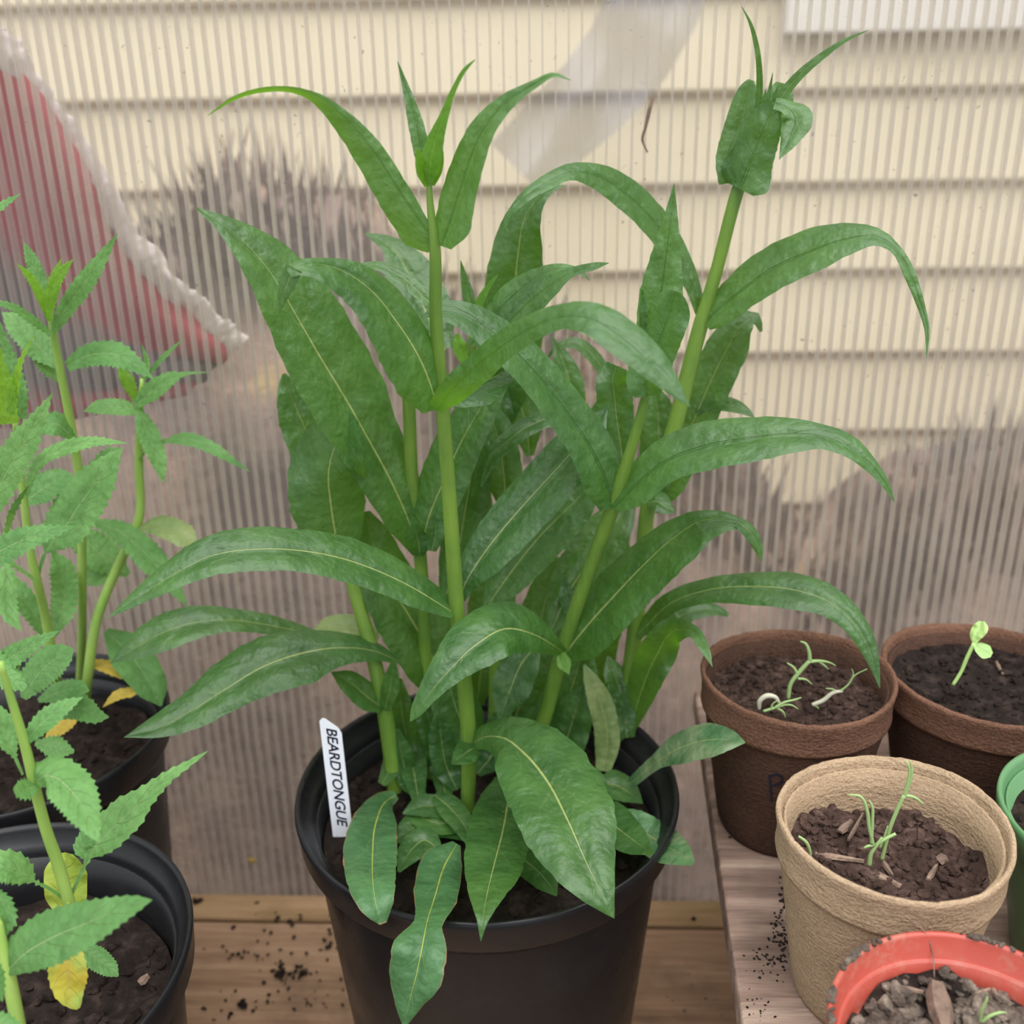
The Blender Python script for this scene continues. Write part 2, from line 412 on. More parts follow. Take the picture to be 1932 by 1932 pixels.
def sheet_mat(name, haze, tint, glossf, dirt=True):
    m, nt, nn, ll = new_mat(name)
    tc = N(nt, 'ShaderNodeTexCoord')
    t = N(nt, 'ShaderNodeBsdfTransparent'); t.inputs['Color'].default_value = (*tint, 1)
    d = N(nt, 'ShaderNodeBsdfDiffuse'); d.inputs['Color'].default_value = (0.93, 0.89, 0.84, 1)
    tr = N(nt, 'ShaderNodeBsdfTranslucent'); tr.inputs['Color'].default_value = (0.95, 0.91, 0.86, 1)
    md = N(nt, 'ShaderNodeMixShader'); md.inputs[0].default_value = 0.5
    ll.new(d.outputs[0], md.inputs[1]); ll.new(tr.outputs[0], md.inputs[2])
    mp = N(nt, 'ShaderNodeMapping'); mp.inputs['Scale'].default_value = (1, 1, 0.25)
    ll.new(tc.outputs['Object'], mp.inputs[0])
    n1 = tex_noise(nt, mp.outputs[0], 40.0, 5.0, 0.6)
    hz = mapr(nt, n1.outputs[0], 0.35, 0.75, haze * 0.6, haze * 1.6)
    m1 = N(nt, 'ShaderNodeMixShader'); ll.new(hz, m1.inputs[0])
    ll.new(t.outputs[0], m1.inputs[1]); ll.new(md.outputs[0], m1.inputs[2])
    sh = m1.outputs[0]
    if dirt:
        n2 = tex_noise(nt, tc.outputs['Object'], 260.0, 3.0, 0.6)
        n3 = tex_noise(nt, tc.outputs['Object'], 30.0, 3.0, 0.6)
        dm = math_n(nt, 'MULTIPLY', mapr(nt, n2.outputs[0], 0.66, 0.71), mapr(nt, n3.outputs[0], 0.40, 0.55))
        dd = N(nt, 'ShaderNodeBsdfDiffuse'); dd.inputs['Color'].default_value = (0.12, 0.10, 0.09, 1)
        m2 = N(nt, 'ShaderNodeMixShader'); ll.new(math_n(nt, 'MULTIPLY', dm, 0.75), m2.inputs[0])
        ll.new(sh, m2.inputs[1]); ll.new(dd.outputs[0], m2.inputs[2]); sh = m2.outputs[0]
    g = N(nt, 'ShaderNodeBsdfGlossy'); g.inputs['Roughness'].default_value = 0.12
    n5 = tex_noise(nt, mp.outputs[0], 90.0, 2.0)
    ll.new(bump(nt, n5.outputs[0], 0.3, 0.002), g.inputs['Normal'])
    fr = N(nt, 'ShaderNodeFresnel'); fr.inputs['IOR'].default_value = 1.5
    m3 = N(nt, 'ShaderNodeMixShader'); ll.new(math_n(nt, 'MULTIPLY', fr.outputs[0], glossf), m3.inputs[0])
    ll.new(sh, m3.inputs[1]); ll.new(g.outputs[0], m3.inputs[2])
    out(nt, m3.outputs[0]); return m
M_SKIN = sheet_mat('clear_polycarbonate_skin', 0.07, (0.97, 0.965, 0.955), 0.8)
M_SKIN2 = sheet_mat('clear_polycarbonate_rear', 0.07, (0.97, 0.965, 0.955), 0.4, False)
M_RIB = sheet_mat('polycarbonate_rib', 0.34, (0.985, 0.975, 0.96), 0.25, False)

# ------------------------------------------------------------------ the setting
fl = box('floor', -3, 3, -3, 4, -0.86, -0.80, M_GROUND)
tag(fl, kind='structure')

# twin-wall polycarbonate wall of the greenhouse: two skins and upright ribs
WY0, WY1 = 0.150, 0.156
wall = empty('wall_back', (0, WY0, -0.10)); tag(wall, kind='structure')
def skin(name, y, mat):
    v = [(-0.9, y, -0.10), (0.9, y, -0.10), (0.9, y, 0.85), (-0.9, y, 0.85)]
    return mesh(name, v, [(0, 1, 2, 3)], mat, wall, wall.location, smooth=False)
skin('front_skin', WY0, M_SKIN)
skin('rear_skin', WY1, M_SKIN2)
rv, rf = box_data(-0.00045, 0.00045, 0.0001, WY1 - WY0 - 0.0001, 0.0, 0.95)
rib_me = bpy.data.meshes.new('rib'); rib_me.from_pydata(rv, [], rf); rib_me.materials.append(M_RIB)
for i in range(-149, 150):
    link('rib', rib_me, wall, (i * 0.006 + 0.0012, 0, 0))

# house beyond: lapped yellow siding boards
SY = 0.89
hs = empty('wall_house', (0, SY, -0.8)); tag(hs, kind='structure')
z_hi, sp = 0.4725, (0.4725 + 0.1198) / 6
def siding_board(zb):
    prof = [(SY - 0.014, zb), (SY - 0.016, zb + 0.004), (SY - 0.003, zb + sp + 0.006), (SY + 0.006, zb + sp + 0.006), (SY + 0.004, zb)]
    v = [(x, y, z) for x in (-2.2, 2.2) for (y, z) in prof]
    f = [(i, (i + 1) % 5, 5 + (i + 1) % 5, 5 + i) for i in range(5)] + [(4, 3, 2, 1, 0), (5, 6, 7, 8, 9)]
    return mesh('siding_board', v, f, M_SIDING, hs, hs.location, smooth=False)
for k in range(-8, 12):
    siding_board(z_hi - k * sp)
p = PY(1480, 65, SY - 0.03)
tr = box('trim_1', p.x, p.x + 0.9, SY - 0.035, SY - 0.012, p.z, p.z + 0.12, M_WTRIM, bev=0.003)
tag(tr, kind='structure')

# bank of dead leaves between the greenhouse and the house
prof = [(-700, 330), (-300, 380), (0, 470), (200, 520), (320, 440), (400, 350), (470, 320), (540, 350), (600, 385), (690, 400),
        (760, 480), (860, 600), (1000, 640), (1150, 690), (1260, 760), (1330, 830), (1420, 900), (1500, 1015), (1590, 1030),
        (1660, 930), (1750, 890), (1850, 850), (1932, 840), (2200, 800), (2700, 760)]
BY = 0.56
bp = [PY(x, y, BY) for x, y in prof]
def bank_h(x):
    for a, b in zip(bp, bp[1:]):
        if a.x <= x <= b.x:
            t = (x - a.x) / (b.x - a.x); t = t * t * (3 - 2 * t)
            return a.z + (b.z - a.z) * t
    return bp[0].z if x < bp[0].x else bp[-1].z
bv, bf = [], []
nx, ny = 150, 30
for j in range(ny):
    ty = j / (ny - 1)
    y = 0.20 + 0.64 * ty
    for i in range(nx):
        x = -0.85 + 1.75 * i / (nx - 1)
        top = bank_h(x)
        e = min(1.0, max(0.0, (y - 0.20) / (BY - 0.20)))
        e2 = 1.0 if y <= BY else 1.0 - ((y - BY) / 0.30) ** 2 * 0.5
        z = -0.35 + (top + 0.35) * (e ** 0.6) * e2
        nz = noise.noise(Vector((x * 9, y * 9, 0))) * 0.035 + noise.noise(Vector((x * 34, y * 34, 3))) * 0.016
        bv.append((x, y, z + nz))
for j in range(ny - 1):
    for i in range(nx - 1):
        a = j * nx + i; bf.append((a, a + 1, a + nx + 1, a + nx))
for i in range(nx - 1):                      # skirt down to the ground
    pass
bk = mesh('leaf_litter_bank', bv, bf, M_BANK)
tag(bk, kind='structure')

rnd = random.Random(31)  # blades added along the bank top to imitate the ribbed sheet's refraction streaks
gv, gf = [], []
for i in range(2600):
    x = rnd.uniform(-0.8, 0.85); y = BY + rnd.uniform(-0.10, 0.06)
    z0 = bank_h(x) - 0.05 - abs(y - BY) * 0.35
    h = rnd.uniform(0.03, 0.11); w = rnd.uniform(0.0012, 0.005); lx = rnd.gauss(0, 0.016); a = rnd.uniform(-0.6, 0.6)
    cx_, sx_ = cos(a) * w, sin(a) * w
    n0 = len(gv)
    gv += [(x - cx_, y - sx_, z0), (x + cx_, y + sx_, z0), (x - cx_ * 0.8 + lx * 0.4, y, z0 + h * 0.55), (x + cx_ * 0.8 + lx * 0.4, y, z0 + h * 0.55), (x + lx, y, z0 + h)]
    gf += [(n0, n0 + 1, n0 + 3, n0 + 2), (n0 + 2, n0 + 3, n0 + 4)]
tag(mesh('added_streak_grass', gv, gf, M_BANK, smooth=False), 'brown grass blades added outside to imitate streaks seen through the ribbed wall', 'grass', kind='stuff')

# red and grey cloth with a fleecy edge, hanging just outside the sheet
ch = empty('striped_cloth', PY(100, 760, 0.19))
edge_px = [(-60, -20), (10, 95), (90, 190), (170, 330), (250, 450), (330, 545), (400, 610), (452, 652)]
low_px = [(-420, 560), (-380, 640), (-300, 700), (-180, 760), (-60, 800), (60, 800), (200, 770), (360, 735)]
v, f, uv = [], [], []
nu, nv = 24, 60
def lerp_list(pts, t):
    s = t * (len(pts) - 1); i = min(int(s), len(pts) - 2); r = s - i
    return (pts[i][0] * (1 - r) + pts[i + 1][0] * r, pts[i][1] * (1 - r) + pts[i + 1][1] * r)
for j in range(nv):
    t = j / (nv - 1)
    e, l = lerp_list(edge_px, t), lerp_list(low_px, t)
    for i in range(nu):
        s = i / (nu - 1)
        q = PY(l[0] + (e[0] - l[0]) * s, l[1] + (e[1] - l[1]) * s, 0.185 + 0.006 * sin(s * 17 + t * 4) + 0.004 * sin(t * 13))
        v.append(q); uv.append((s, t))
for j in range(nv - 1):
    for i in range(nu - 1):
        a = j * nu + i; f.append((a, a + 1, a + nu + 1, a + nu))
o = mesh('cloth', v, f, M_RED, ch, ch.location, uv=uv)
mo = o.modifiers.new('thick', 'SOLIDIFY'); mo.thickness = 0.003
v, f = [], []
ns, nr = 160, 10
for j in range(ns):
    t = j / (ns - 1)
    e = lerp_list(edge_px, t)
    c = PY(e[0], e[1], 0.183)
    for k in range(nr):
        a = 2 * pi * k / nr
        rr = 0.0060 * (1 + 0.9 * noise.noise(Vector((t * 14, cos(a) * 0.8, sin(a) * 0.8))) + 0.35 * noise.noise(Vector((t * 60, cos(a), sin(a)))))
        v.append(c + Vector((cos(a) * rr * 0.8, sin(a) * rr * 0.7, cos(a) * rr * 0.6)))
for j in range(ns - 1):
    for k in range(nr):
        f.append((j * nr + k, j * nr + (k + 1) % nr, (j + 1) * nr + (k + 1) % nr, (j + 1) * nr + k))
tag(mesh('fleece_edge', v, f, M_FLEECE, ch, ch.location), 'fuzzy white edging')
tag(ch, 'red and grey striped cloth with fuzzy white edge outside the clear ribbed wall', 'cloth')

# thin see-through blue-grey band beyond the sheet, high up
path = [(1262, -90), (1232, 10), (1190, 95), (1125, 175), (1050, 245), (975, 320)]
v, f, uv = [], [], []
nu, nv = 14, 40
for j in range(nv):
    t = j / (nv - 1)
    c = lerp_list(path, t); d = lerp_list(path, min(1, t + 0.03)); e = lerp_list(path, max(0, t - 0.03))
    tx, ty = d[0] - e[0], d[1] - e[1]; l = math.hypot(tx, ty)
    for i in range(nu):
        u = i / (nu - 1) * 2 - 1
        w = 95 - 25 * t
        v.append(PY(c[0] - ty / l * u * w, c[1] + tx / l * u * w, 0.76 + 0.02 * sin(u * 5 + t * 6) + 0.012 * sin(t * 17)))
        uv.append(((u + 1) / 2, t))
for j in range(nv - 1):
    for i in range(nu - 1):
        a_ = j * nu + i; f.append((a_, a_ + 1, a_ + nu + 1, a_ + nu))
org_ = PY(975, 320, 0.76)
bl = mesh('blue_grey_band', v, f, M_BLUE_BAND, org=org_, loc=org_, uv=uv)
tag(bl, 'thin translucent blue-grey band outside in front of the yellow siding', 'plastic film')

# ------------------------------------------------------------------ bench
bench = empty('potting_bench', (0, 0, -0.80))
tag(bench, 'low wooden potting bench of brown boards under the black pots', 'bench')
yb = [0.1485, 0.1255, 0.030, -0.066, -0.162, -0.258]
for i in range(5):
    box('board', -0.62, 0.62, yb[i + 1] + 0.0008, yb[i] - 0.0008, -0.022, 0.0 - (0.001 if i % 2 else 0), M_WOODG if i == 0 else M_WOOD, bench, bench.location, 0.0012)
for x in (-0.57, 0.57):
    for y in (-0.22, 0.11):
        box('leg', x - 0.02, x + 0.02, y - 0.02, y + 0.02, -0.80, -0.0225, M_WOOD, bench, bench.location, 0.001)

PT = 0.155                                     # top of the raised plank
shelf = empty('raised_plank', (0.2, 0, 0.0))
tag(shelf, 'weathered raised plank carrying the small seedling pots beside the large black pot', 'shelf')
ea, eb = PZ(1401, 1932, PT), PZ(1326, 1415, PT)
dx = (eb.x - ea.x) / (eb.y - ea.y)
y0, y1 = -0.235, 0.146
xe = lambda y: ea.x + dx * (y - ea.y)
v = [(xe(y0), y0, PT - 0.014), (0.5, y0, PT - 0.014), (0.5, y1, PT - 0.014), (xe(y1), y1, PT - 0.014),
     (xe(y0), y0, PT), (0.5, y0, PT), (0.5, y1, PT), (xe(y1), y1, PT)]
o = mesh('board', v, box_data(0, 1, 0, 1, 0, 1)[1], M_PLANK, shelf, shelf.location, smooth=False)
mo = o.modifiers.new('bevel', 'BEVEL'); mo.width = 0.0015; mo.segments = 2
for x in (0.2, 0.44):
    for y in (-0.16, 0.10):
        box('leg', x - 0.02, x + 0.02, y - 0.02, y + 0.02, 0.0002, PT - 0.0142, M_PLANK, shelf, shelf.location, 0.001)

# ------------------------------------------------------------------ leaves and stems
def herm(xs, ys, t, mono=False):
    n = len(xs)
    if t <= xs[0]: return ys[0]
    if t >= xs[-1]: return ys[-1]
    i = 0
    while t > xs[i + 1]: i += 1
    def sl(k):
        if k == 0: return (ys[1] - ys[0]) / (xs[1] - xs[0])
        if k == n - 1: return (ys[-1] - ys[-2]) / (xs[-1] - xs[-2])
        a = (ys[k] - ys[k - 1]) / (xs[k] - xs[k - 1]); b = (ys[k + 1] - ys[k]) / (xs[k + 1] - xs[k])
        if mono:
            if a * b <= 0: return 0.0
            return 2 * a * b / (a + b)
        h0, h1 = xs[k] - xs[k - 1], xs[k + 1] - xs[k]
        return (a * h1 + b * h0) / (h0 + h1)
    h = xs[i + 1] - xs[i]; s = (t - xs[i]) / h
    m0, m1 = sl(i) * h, sl(i + 1) * h
    return ((2 * s ** 3 - 3 * s ** 2 + 1) * ys[i] + (s ** 3 - 2 * s ** 2 + s) * m0 + (-2 * s ** 3 + 3 * s ** 2) * ys[i + 1] + (s ** 3 - s ** 2) * m1)

SOILS = []                                     # (x, y, radius, lowest height) of the soil in each pot
def guard(q, d, ex=0.0):
    for cx, cy, r, z in SOILS:
        z = z + ex
        if q.z < z and math.hypot(q.x - cx, q.y - cy) < r:
            return CAM + d * ((z - CAM.z) / d.z)
    return q
LEAFN = [0]
def leaf(parent, org, pts, Y, dy=0.0, mat=None, rows=34, cols=10, fold=0.10, nh=(0, -0.45, 1.0), teeth=0, amp=0.0,
         wav=0.08, bulge=0.09, name='leaf', quilt=0.03, kmax=1.1):
    """pts: (x, y, half-width[, other half-width]) along the midrib, base to tip; Y: how far back the base stands;
    dy: how much further back (+) or forward (-) the tip reaches, or one value for each point"""
    mat = mat or M_LEAF
    LEAFN[0] += 1
    ph = random.random() * 10
    P = [(p[0], p[1], p[2], p[3] if len(p) > 3 else p[2]) for p in pts]
    s = [0.0]
    for a, b in zip(P, P[1:]): s.append(s[-1] + max(1.0, math.hypot(b[0] - a[0], b[1] - a[1])))
    L = s[-1]; s = [k / L for k in s]
    ds = [dy * k for k in s] if isinstance(dy, (int, float)) else list(dy)
    if teeth: rows = max(rows, teeth * 4)
    g = lambda i, t, m=False: herm(s, [p[i] for p in P], t, m)
    Ms, px = [], []
    for r in range(rows + 1):
        t = r / rows
        x, y = g(0, t), g(1, t)
        yy = min(Y + herm(s, ds, t), 0.1385)
        Ms.append(guard(PY(x, y, yy), ray(x, y), ph * 0.0009)); px.append((x, y))
    nhv = Vector(nh)
    V, UV, Fc = [], [], []
    hc = cols // 2
    ks = []
    rowdat = []
    for r in range(rows + 1):
        t = r / rows
        a, b = max(0, r - 1), min(rows, r + 1)
        tx, ty = px[b][0] - px[a][0], px[b][1] - px[a][1]
        l = math.hypot(tx, ty) or 1.0
        tx, ty = tx / l, ty / l
        T = (Ms[b] - Ms[a]).normalized()
        M = Ms[r]; Vd = (M - CAM).normalized()
        nn = nhv - T * nhv.dot(T)
        nn.normalize()
        lx, ly = ty, -tx
        sL = RX * lx - UPV * ly
        den = Vd.dot(nn)
        if abs(den) < 0.25: den = -0.25 if den <= 0 else 0.25
        k = max(-kmax, min(kmax, -sL.dot(nn) / den))
        ks.append(k); rowdat.append((lx, ly, M, Vd, T))
    ks = [sum(ks[max(0, i - 2):i + 3]) / len(ks[max(0, i - 2):i + 3]) for i in range(len(ks))]
    for r in range(rows + 1):
        t = r / rows
        lx, ly, M, Vd, T = rowdat[r]; k = ks[r]
        x, y = px[r]; sc = pxm(M); D = (M - CAM).length
        hl, hr = g(2, t, True), g(3, t, True)
        if teeth and 0.03 < t < 0.985:
            fr = (t * teeth) % 1.0
            taper = min(1.0, 3.2 * (1 - t) + 0.25) * min(1.0, t * 8)
            am = 1.5 * amp * (fr ** 1.6 - 0.35) * taper
            hl += am if hl > 4 else 0; hr += am if hr > 4 else 0
        elif not teeth:
            j = 0.018 * sin(t * 61 + ph) + 0.014 * sin(t * 97 + ph * 2)
            hl *= 1 + j; hr *= 1 + j * 0.8
        for c in range(cols + 1):
            u = (c - hc) / hc
            h = hl if u < 0 else hr
            a = abs(u)
            sg = 1 if u < 0 else -1
            ex, ey = x + sg * lx * h * a, y + sg * ly * h * a
            hm = h * sc
            off = hm * (sg * k * a - fold * a)
            off -= bulge * abs(hm) * sin(pi * a) * 1.5
            if a < 0.01: off += 0.05 * abs(hm)
            off += wav * abs(hm) * a * a * sin(2 * pi * (t * 2.6 + ph + (0.35 if u > 0 else 0)))
            off += quilt * abs(hm) * noise.noise(Vector((x * 0.03 + u * 2 + ph, y * 0.03, ph))) * 2
            d = ray(ex, ey).normalized()
            q = CAM + d * (D + off)
            if q.y > 0.1465: q = CAM + d * ((0.1465 - CAM.y) / d.y)
            q = guard(q, d, ph * 0.0009)
            V.append(q); UV.append(((u + 1) / 2, t))
    w = cols + 1
    for r in range(rows):
        for c in range(cols):
            i = r * w + c
            Fc.append((i, i + 1, i + w + 1, i + w))
    return mesh(name, V, Fc, mat, parent, org, uv=UV)

def tube(name, pts, mat, parent, org, rings=10, sub=8):
    """pts: (Vector, radius)"""
    n = len(pts)
    s = [0.0]
    for a, b in zip(pts, pts[1:]): s.append(s[-1] + (b[0] - a[0]).length)
    tot = s[-1]; s = [k / tot for k in s]
    m = (n - 1) * sub
    cs, rs = [], []
    for i in range(m + 1):
        t = i / m
        cs.append(Vector([herm(s, [p[0][k] for p in pts], t) for k in range(3)]))
        rs.append(herm(s, [p[1] for p in pts], t, True))
    V, Fc = [], []
    for i, c in enumerate(cs):
        T = (cs[min(m, i + 1)] - cs[max(0, i - 1)]).normalized()
        A = T.cross(Vector((0.13, 1, 0.07))).normalized(); B = T.cross(A)
        for k in range(rings):
            a = 2 * pi * k / rings
            V.append(c + (A * cos(a) + B * sin(a)) * rs[i])
    for i in range(m):
        for k in range(rings):
            Fc.append((i * rings + k, i * rings + (k + 1) % rings, (i + 1) * rings + (k + 1) % rings, (i + 1) * rings + k))
    Fc.append(tuple(range(rings))[::-1]); Fc.append(tuple(range(m * rings, (m + 1) * rings)))
    return mesh(name, V, Fc, mat, parent, org)
def stem(parent, org, pts, mat=None, name='stem'):
    """pts: (x, y, Y, half-width in pixels); Y may be ('z', height) for the foot in the soil"""
    q = []
    for x, y, Y, h in pts:
        p = PZ(x, y, Y[1]) if isinstance(Y, tuple) else PY(x, y, Y)
        q.append((p, h * pxm(p)))
    return tube(name, q, mat or M_STEM, parent, org)

def crumbs(name, spots, mat, parent=None, org=(0, 0, 0), seed=1, flatten=0.75):
    """many small rough lumps in one mesh; spots: (x, y, z, radius)"""
    rnd = random.Random(seed)
    base = bmesh.new(); bmesh.ops.create_icosphere(base, subdivisions=1, radius=1.0)
    bvv = [v.co.copy() for v in base.verts]; bff = [tuple(v.index for v in fc.verts) for fc in base.faces]; base.free()
    V, Fc = [], []
    for x, y, z, r in spots:
        R = Matrix.Rotation(rnd.uniform(0, 6.28), 3, 'Z') @ Matrix.Rotation(rnd.uniform(-0.6, 0.6), 3, 'X')
        sx, sy, sz = rnd.uniform(0.7, 1.4), rnd.uniform(0.6, 1.1), rnd.uniform(0.6, 1.0) * flatten
        n0 = len(V)
        for c in bvv:
            k = rnd.uniform(0.75, 1.2)
            V.append(R @ Vector((c.x * sx * k, c.y * sy * k, c.z * sz * k)) * r + Vector((x, y, z)))
        Fc += [tuple(i + n0 for i in t) for t in bff]
    return mesh(name, V, Fc, mat, parent, org, smooth=False)

def soil_disc(parent, org, cx, cy, z, r, mat, amp=0.003, ncr=140, cmat=None, seed=1, rmin=0.0008, rmax=0.0028):
    V, Fc = [(cx, cy, z)], []
    nr, na = 16, 48
    for i in range(1, nr + 1):
        for k in range(na):
            a = 2 * pi * k / na; rr = r * i / nr
            x, y = cx + rr * cos(a), cy + rr * sin(a)
            V.append((x, y, z + amp * noise.noise(Vector((x * 90, y * 90, seed))) * 1.6 + amp * 0.8 * noise.noise(Vector((x * 260, y * 260, seed)))))
    for k in range(na):
        Fc.append((0, 1 + k, 1 + (k + 1) % na))
    for i in range(nr - 1):
        for k in range(na):
            a = 1 + i * na
            Fc.append((a + k, a + na + k, a + na + (k + 1) % na, a + (k + 1) % na))
    so = mesh('soil', V, Fc, mat, parent, org)
    rnd = random.Random(seed)
    sp_ = []
    for i in range(ncr):
        rr, a = r * 0.95 * sqrt(rnd.random()), rnd.uniform(0, 2 * pi)
        x, y = cx + rr * cos(a), cy + rr * sin(a)
        zz = z + amp * noise.noise(Vector((x * 90, y * 90, seed))) * 1.6
        sp_.append((x, y, zz + 0.0003, rnd.uniform(rmin, rmax) * (1.5 if rnd.random() < 0.1 else 1)))
    tag(crumbs('soil_crumbs', sp_, cmat or mat, so, org, seed), kind='stuff')
    return so

def chip(name, parent, org, a, b, w, th, mat, seed=0):
    """a rough splinter of bark between two points"""
    a, b = Vector(a), Vector(b)
    T = (b - a); Ln = T.length; T.normalize()
    S = T.cross(Vector((0, 0, 1))).normalized(); U = S.cross(T)
    V, Fc = [], []
    n = 7
    for i in range(n):
        t = i / (n - 1)
        ww = w * (0.55 + 0.45 * sin(pi * min(1, t * 1.1 + 0.08))) * (1 + 0.2 * noise.noise(Vector((i * 1.7, seed, 0))))
        c = a + T * Ln * t
        for sx, sz in ((-1, -0.4), (-0.6, 0.5), (0.6, 0.6), (1, -0.3)):
            V.append(c + S * sx * ww * 0.5 + U * sz * th)
    for i in range(n - 1):
        for k in range(4):
            Fc.append((i * 4 + k, i * 4 + (k + 1) % 4, (i + 1) * 4 + (k + 1) % 4, (i + 1) * 4 + k))
    Fc += [(3, 2, 1, 0), tuple((n - 1) * 4 + k for k in range(4))]
    return mesh(name, V, Fc, mat, parent, org, smooth=False)

def nursery_pot(parent, org, cx, cy, r, zr, zb=0.0003):
    """black tapered pot with a wide rolled rim"""
    o_ = Vector(org)
    def put(name, prof, mat, par):
        v, f = lathe_data(prof, 96)
        return mesh(name, [(x + cx, y + cy, z) for x, y, z in v], f, mat, par, org)
    rb = r * 0.74
    body = put('pot', [(0.0, zb), (rb * 0.97, zb), (rb, zb + 0.004), (r * 0.905, zr - 0.030), (r * 0.915, zr - 0.017), (r * 0.915, zr - 0.012),
                       (r * 0.89, zr - 0.012), (r * 0.875, zr - 0.030), (rb * 0.95, zb + 0.006), (0.0, zb + 0.006)], M_BLACK, parent)
    put('rim', [(r * 0.918, zr - 0.0165), (r * 0.955, zr - 0.018), (r * 0.985, zr - 0.014), (r * 0.995, zr - 0.004), (r, zr - 0.002), (r * 0.995, zr), (r * 0.985, zr + 0.0004),
                (r * 0.968, zr - 0.002), (r * 0.955, zr - 0.006), (r * 0.925, zr - 0.0075), (r * 0.905, zr - 0.010), (r * 0.893, zr - 0.020), (r * 0.897, zr - 0.023)], M_BLACK, body)
    return body

# ------------------------------------------------------------------ the large beardtongue in the middle
CX, CY, CR, CZR = -0.0295, 0.014, 0.0845, 0.188
CSZ = 0.166
OM = (CX, CY, 0.0)
beard = empty('potted_beardtongue', OM)
tag(beard, 'tall leafy beardtongue with long glossy green leaves in large black nursery pot', 'potted plant')
nursery_pot(beard, OM, CX, CY, CR, CZR)
soil_disc(beard, OM, CX, CY, CSZ, CR * 0.872, M_SOIL, 0.004, 420, seed=3, rmax=0.004)
G = ('z', CSZ - 0.004)
SOILS.append((CX, CY, CR * 0.87, CSZ + 0.006))

# first stem: in front, the tallest of the middle
s1 = stem(beard, OM, [(882, 1552, G, 13), (884, 1400, 0.020, 15), (862, 1150, 0.012, 15), (845, 900, 0.006, 14), (833, 745, 0.002, 13.5),
                      (822, 590, -0.002, 12.5), (820, 458, -0.006, 11), (812, 390, -0.006, 7), (809, 330, -0.006, 5)])
def L1(pts, Y, dy=0.0, **k): return leaf(s1, OM, pts, Y, dy, **k)
L1([(828, 461, 26, 5), (804, 430, 50, 10), (760, 368, 47, 18), (705, 285, 40, 19), (650, 222, 28, 13), (600, 182, 16, 6), (555, 168, 8, 4), (500, 168, 6, 4), (440, 185, 5, 3), (392, 218, 0.5)],
   -0.006, -0.012, mat=M_LEAFU, fold=-0.35, nh=(0.6, -0.7, -0.5), bulge=0.04)
L1([(832, 464, 10, 20), (846, 425, 26, 42), (866, 365, 33, 33), (885, 305, 31, 29), (915, 240, 26, 22), (960, 190, 16, 15), (1010, 158, 8), (1045, 141, 5), (1078, 152, 0.5)],
   -0.007, -0.018, fold=0.3, bulge=0.12, mat=M_LEAFU)
L1([(808, 335, 7), (796, 285, 16), (786, 240, 15), (773, 190, 10), (761, 150, 5), (750, 115, 0.5)], -0.004, 0.006, fold=0.3, rows=24, mat=M_LEAFU)
L1([(810, 345, 6), (812, 310, 21), (820, 270, 17), (838, 218, 9), (858, 165, 5), (878, 130, 4), (897, 112, 0.5)], -0.008, -0.01, mat=M_YOUNG, fold=0.2, rows=24)
L1([(806, 352, 5), (797, 325, 11), (791, 298, 8), (789, 280, 2)], -0.007, -0.004, mat=M_YOUNG, rows=14)
L1([(815, 350, 5), (825, 320, 10), (829, 290, 8), (827, 262, 1)], -0.007, 0.0, mat=M_YOUNG, rows=14)
# second node
L1([(826, 772, 30, 8), (812, 722, 64, 15), (785, 662, 70, 36), (748, 606, 60, 40), (705, 552, 52, 36), (655, 515, 44, 26), (600, 498, 30, 12), (560, 505, 16, 12), (545, 515, 10, 8)],
   0.0, [0, -0.004, -0.008, -0.012, -0.016, -0.02, -0.026, -0.031, -0.032], fold=0.12, bulge=0.16, quilt=0.05)
L1([(556, 506, 16, 18), (544, 530, 17, 16), (534, 560, 10, 10), (527, 592, 0.5)], -0.032, 0.003, mat=M_LEAF, fold=-0.15, rows=16, name='leaf_tip')
L1([(826, 774, 20, 8), (850, 738, 24, 30), (895, 695, 24, 34), (945, 655, 27, 28), (1000, 620, 25, 26), (1055, 598, 24, 24), (1115, 601, 32, 32), (1170, 635, 37, 36), (1220, 678, 34, 30), (1262, 722, 20, 19), (1302, 768, 0.5)],
   -0.004, [0, -0.01, -0.02, -0.032, -0.042, -0.05, -0.058, -0.063, -0.067, -0.07, -0.073], fold=-0.05, bulge=0.10, mat=M_LEAFU)
L1([(842, 755, 10), (870, 745, 26), (905, 725, 42), (945, 705, 30), (980, 690, 5)], 0.006, 0.02, fold=0.1)
# third node
L1([(858, 1158, 10), (830, 1140, 22, 24), (785, 1112, 34, 30), (720, 1080, 38, 38), (640, 1052, 42, 42), (560, 1038, 40, 40), (480, 1036, 42, 42), (400, 1048, 38, 38), (330, 1082, 28), (270, 1120, 17), (204, 1166, 0.5)],
   0.010, -0.045, fold=-0.02, bulge=0.13)
L1([(864, 1140, 8), (878, 1100, 18, 22), (905, 1055, 34, 42), (955, 990, 42, 54), (1010, 928, 44, 56), (1065, 868, 44, 52), (1110, 815, 32, 36), (1145, 770, 2)],
   0.014, 0.03, fold=0.18, bulge=0.12)
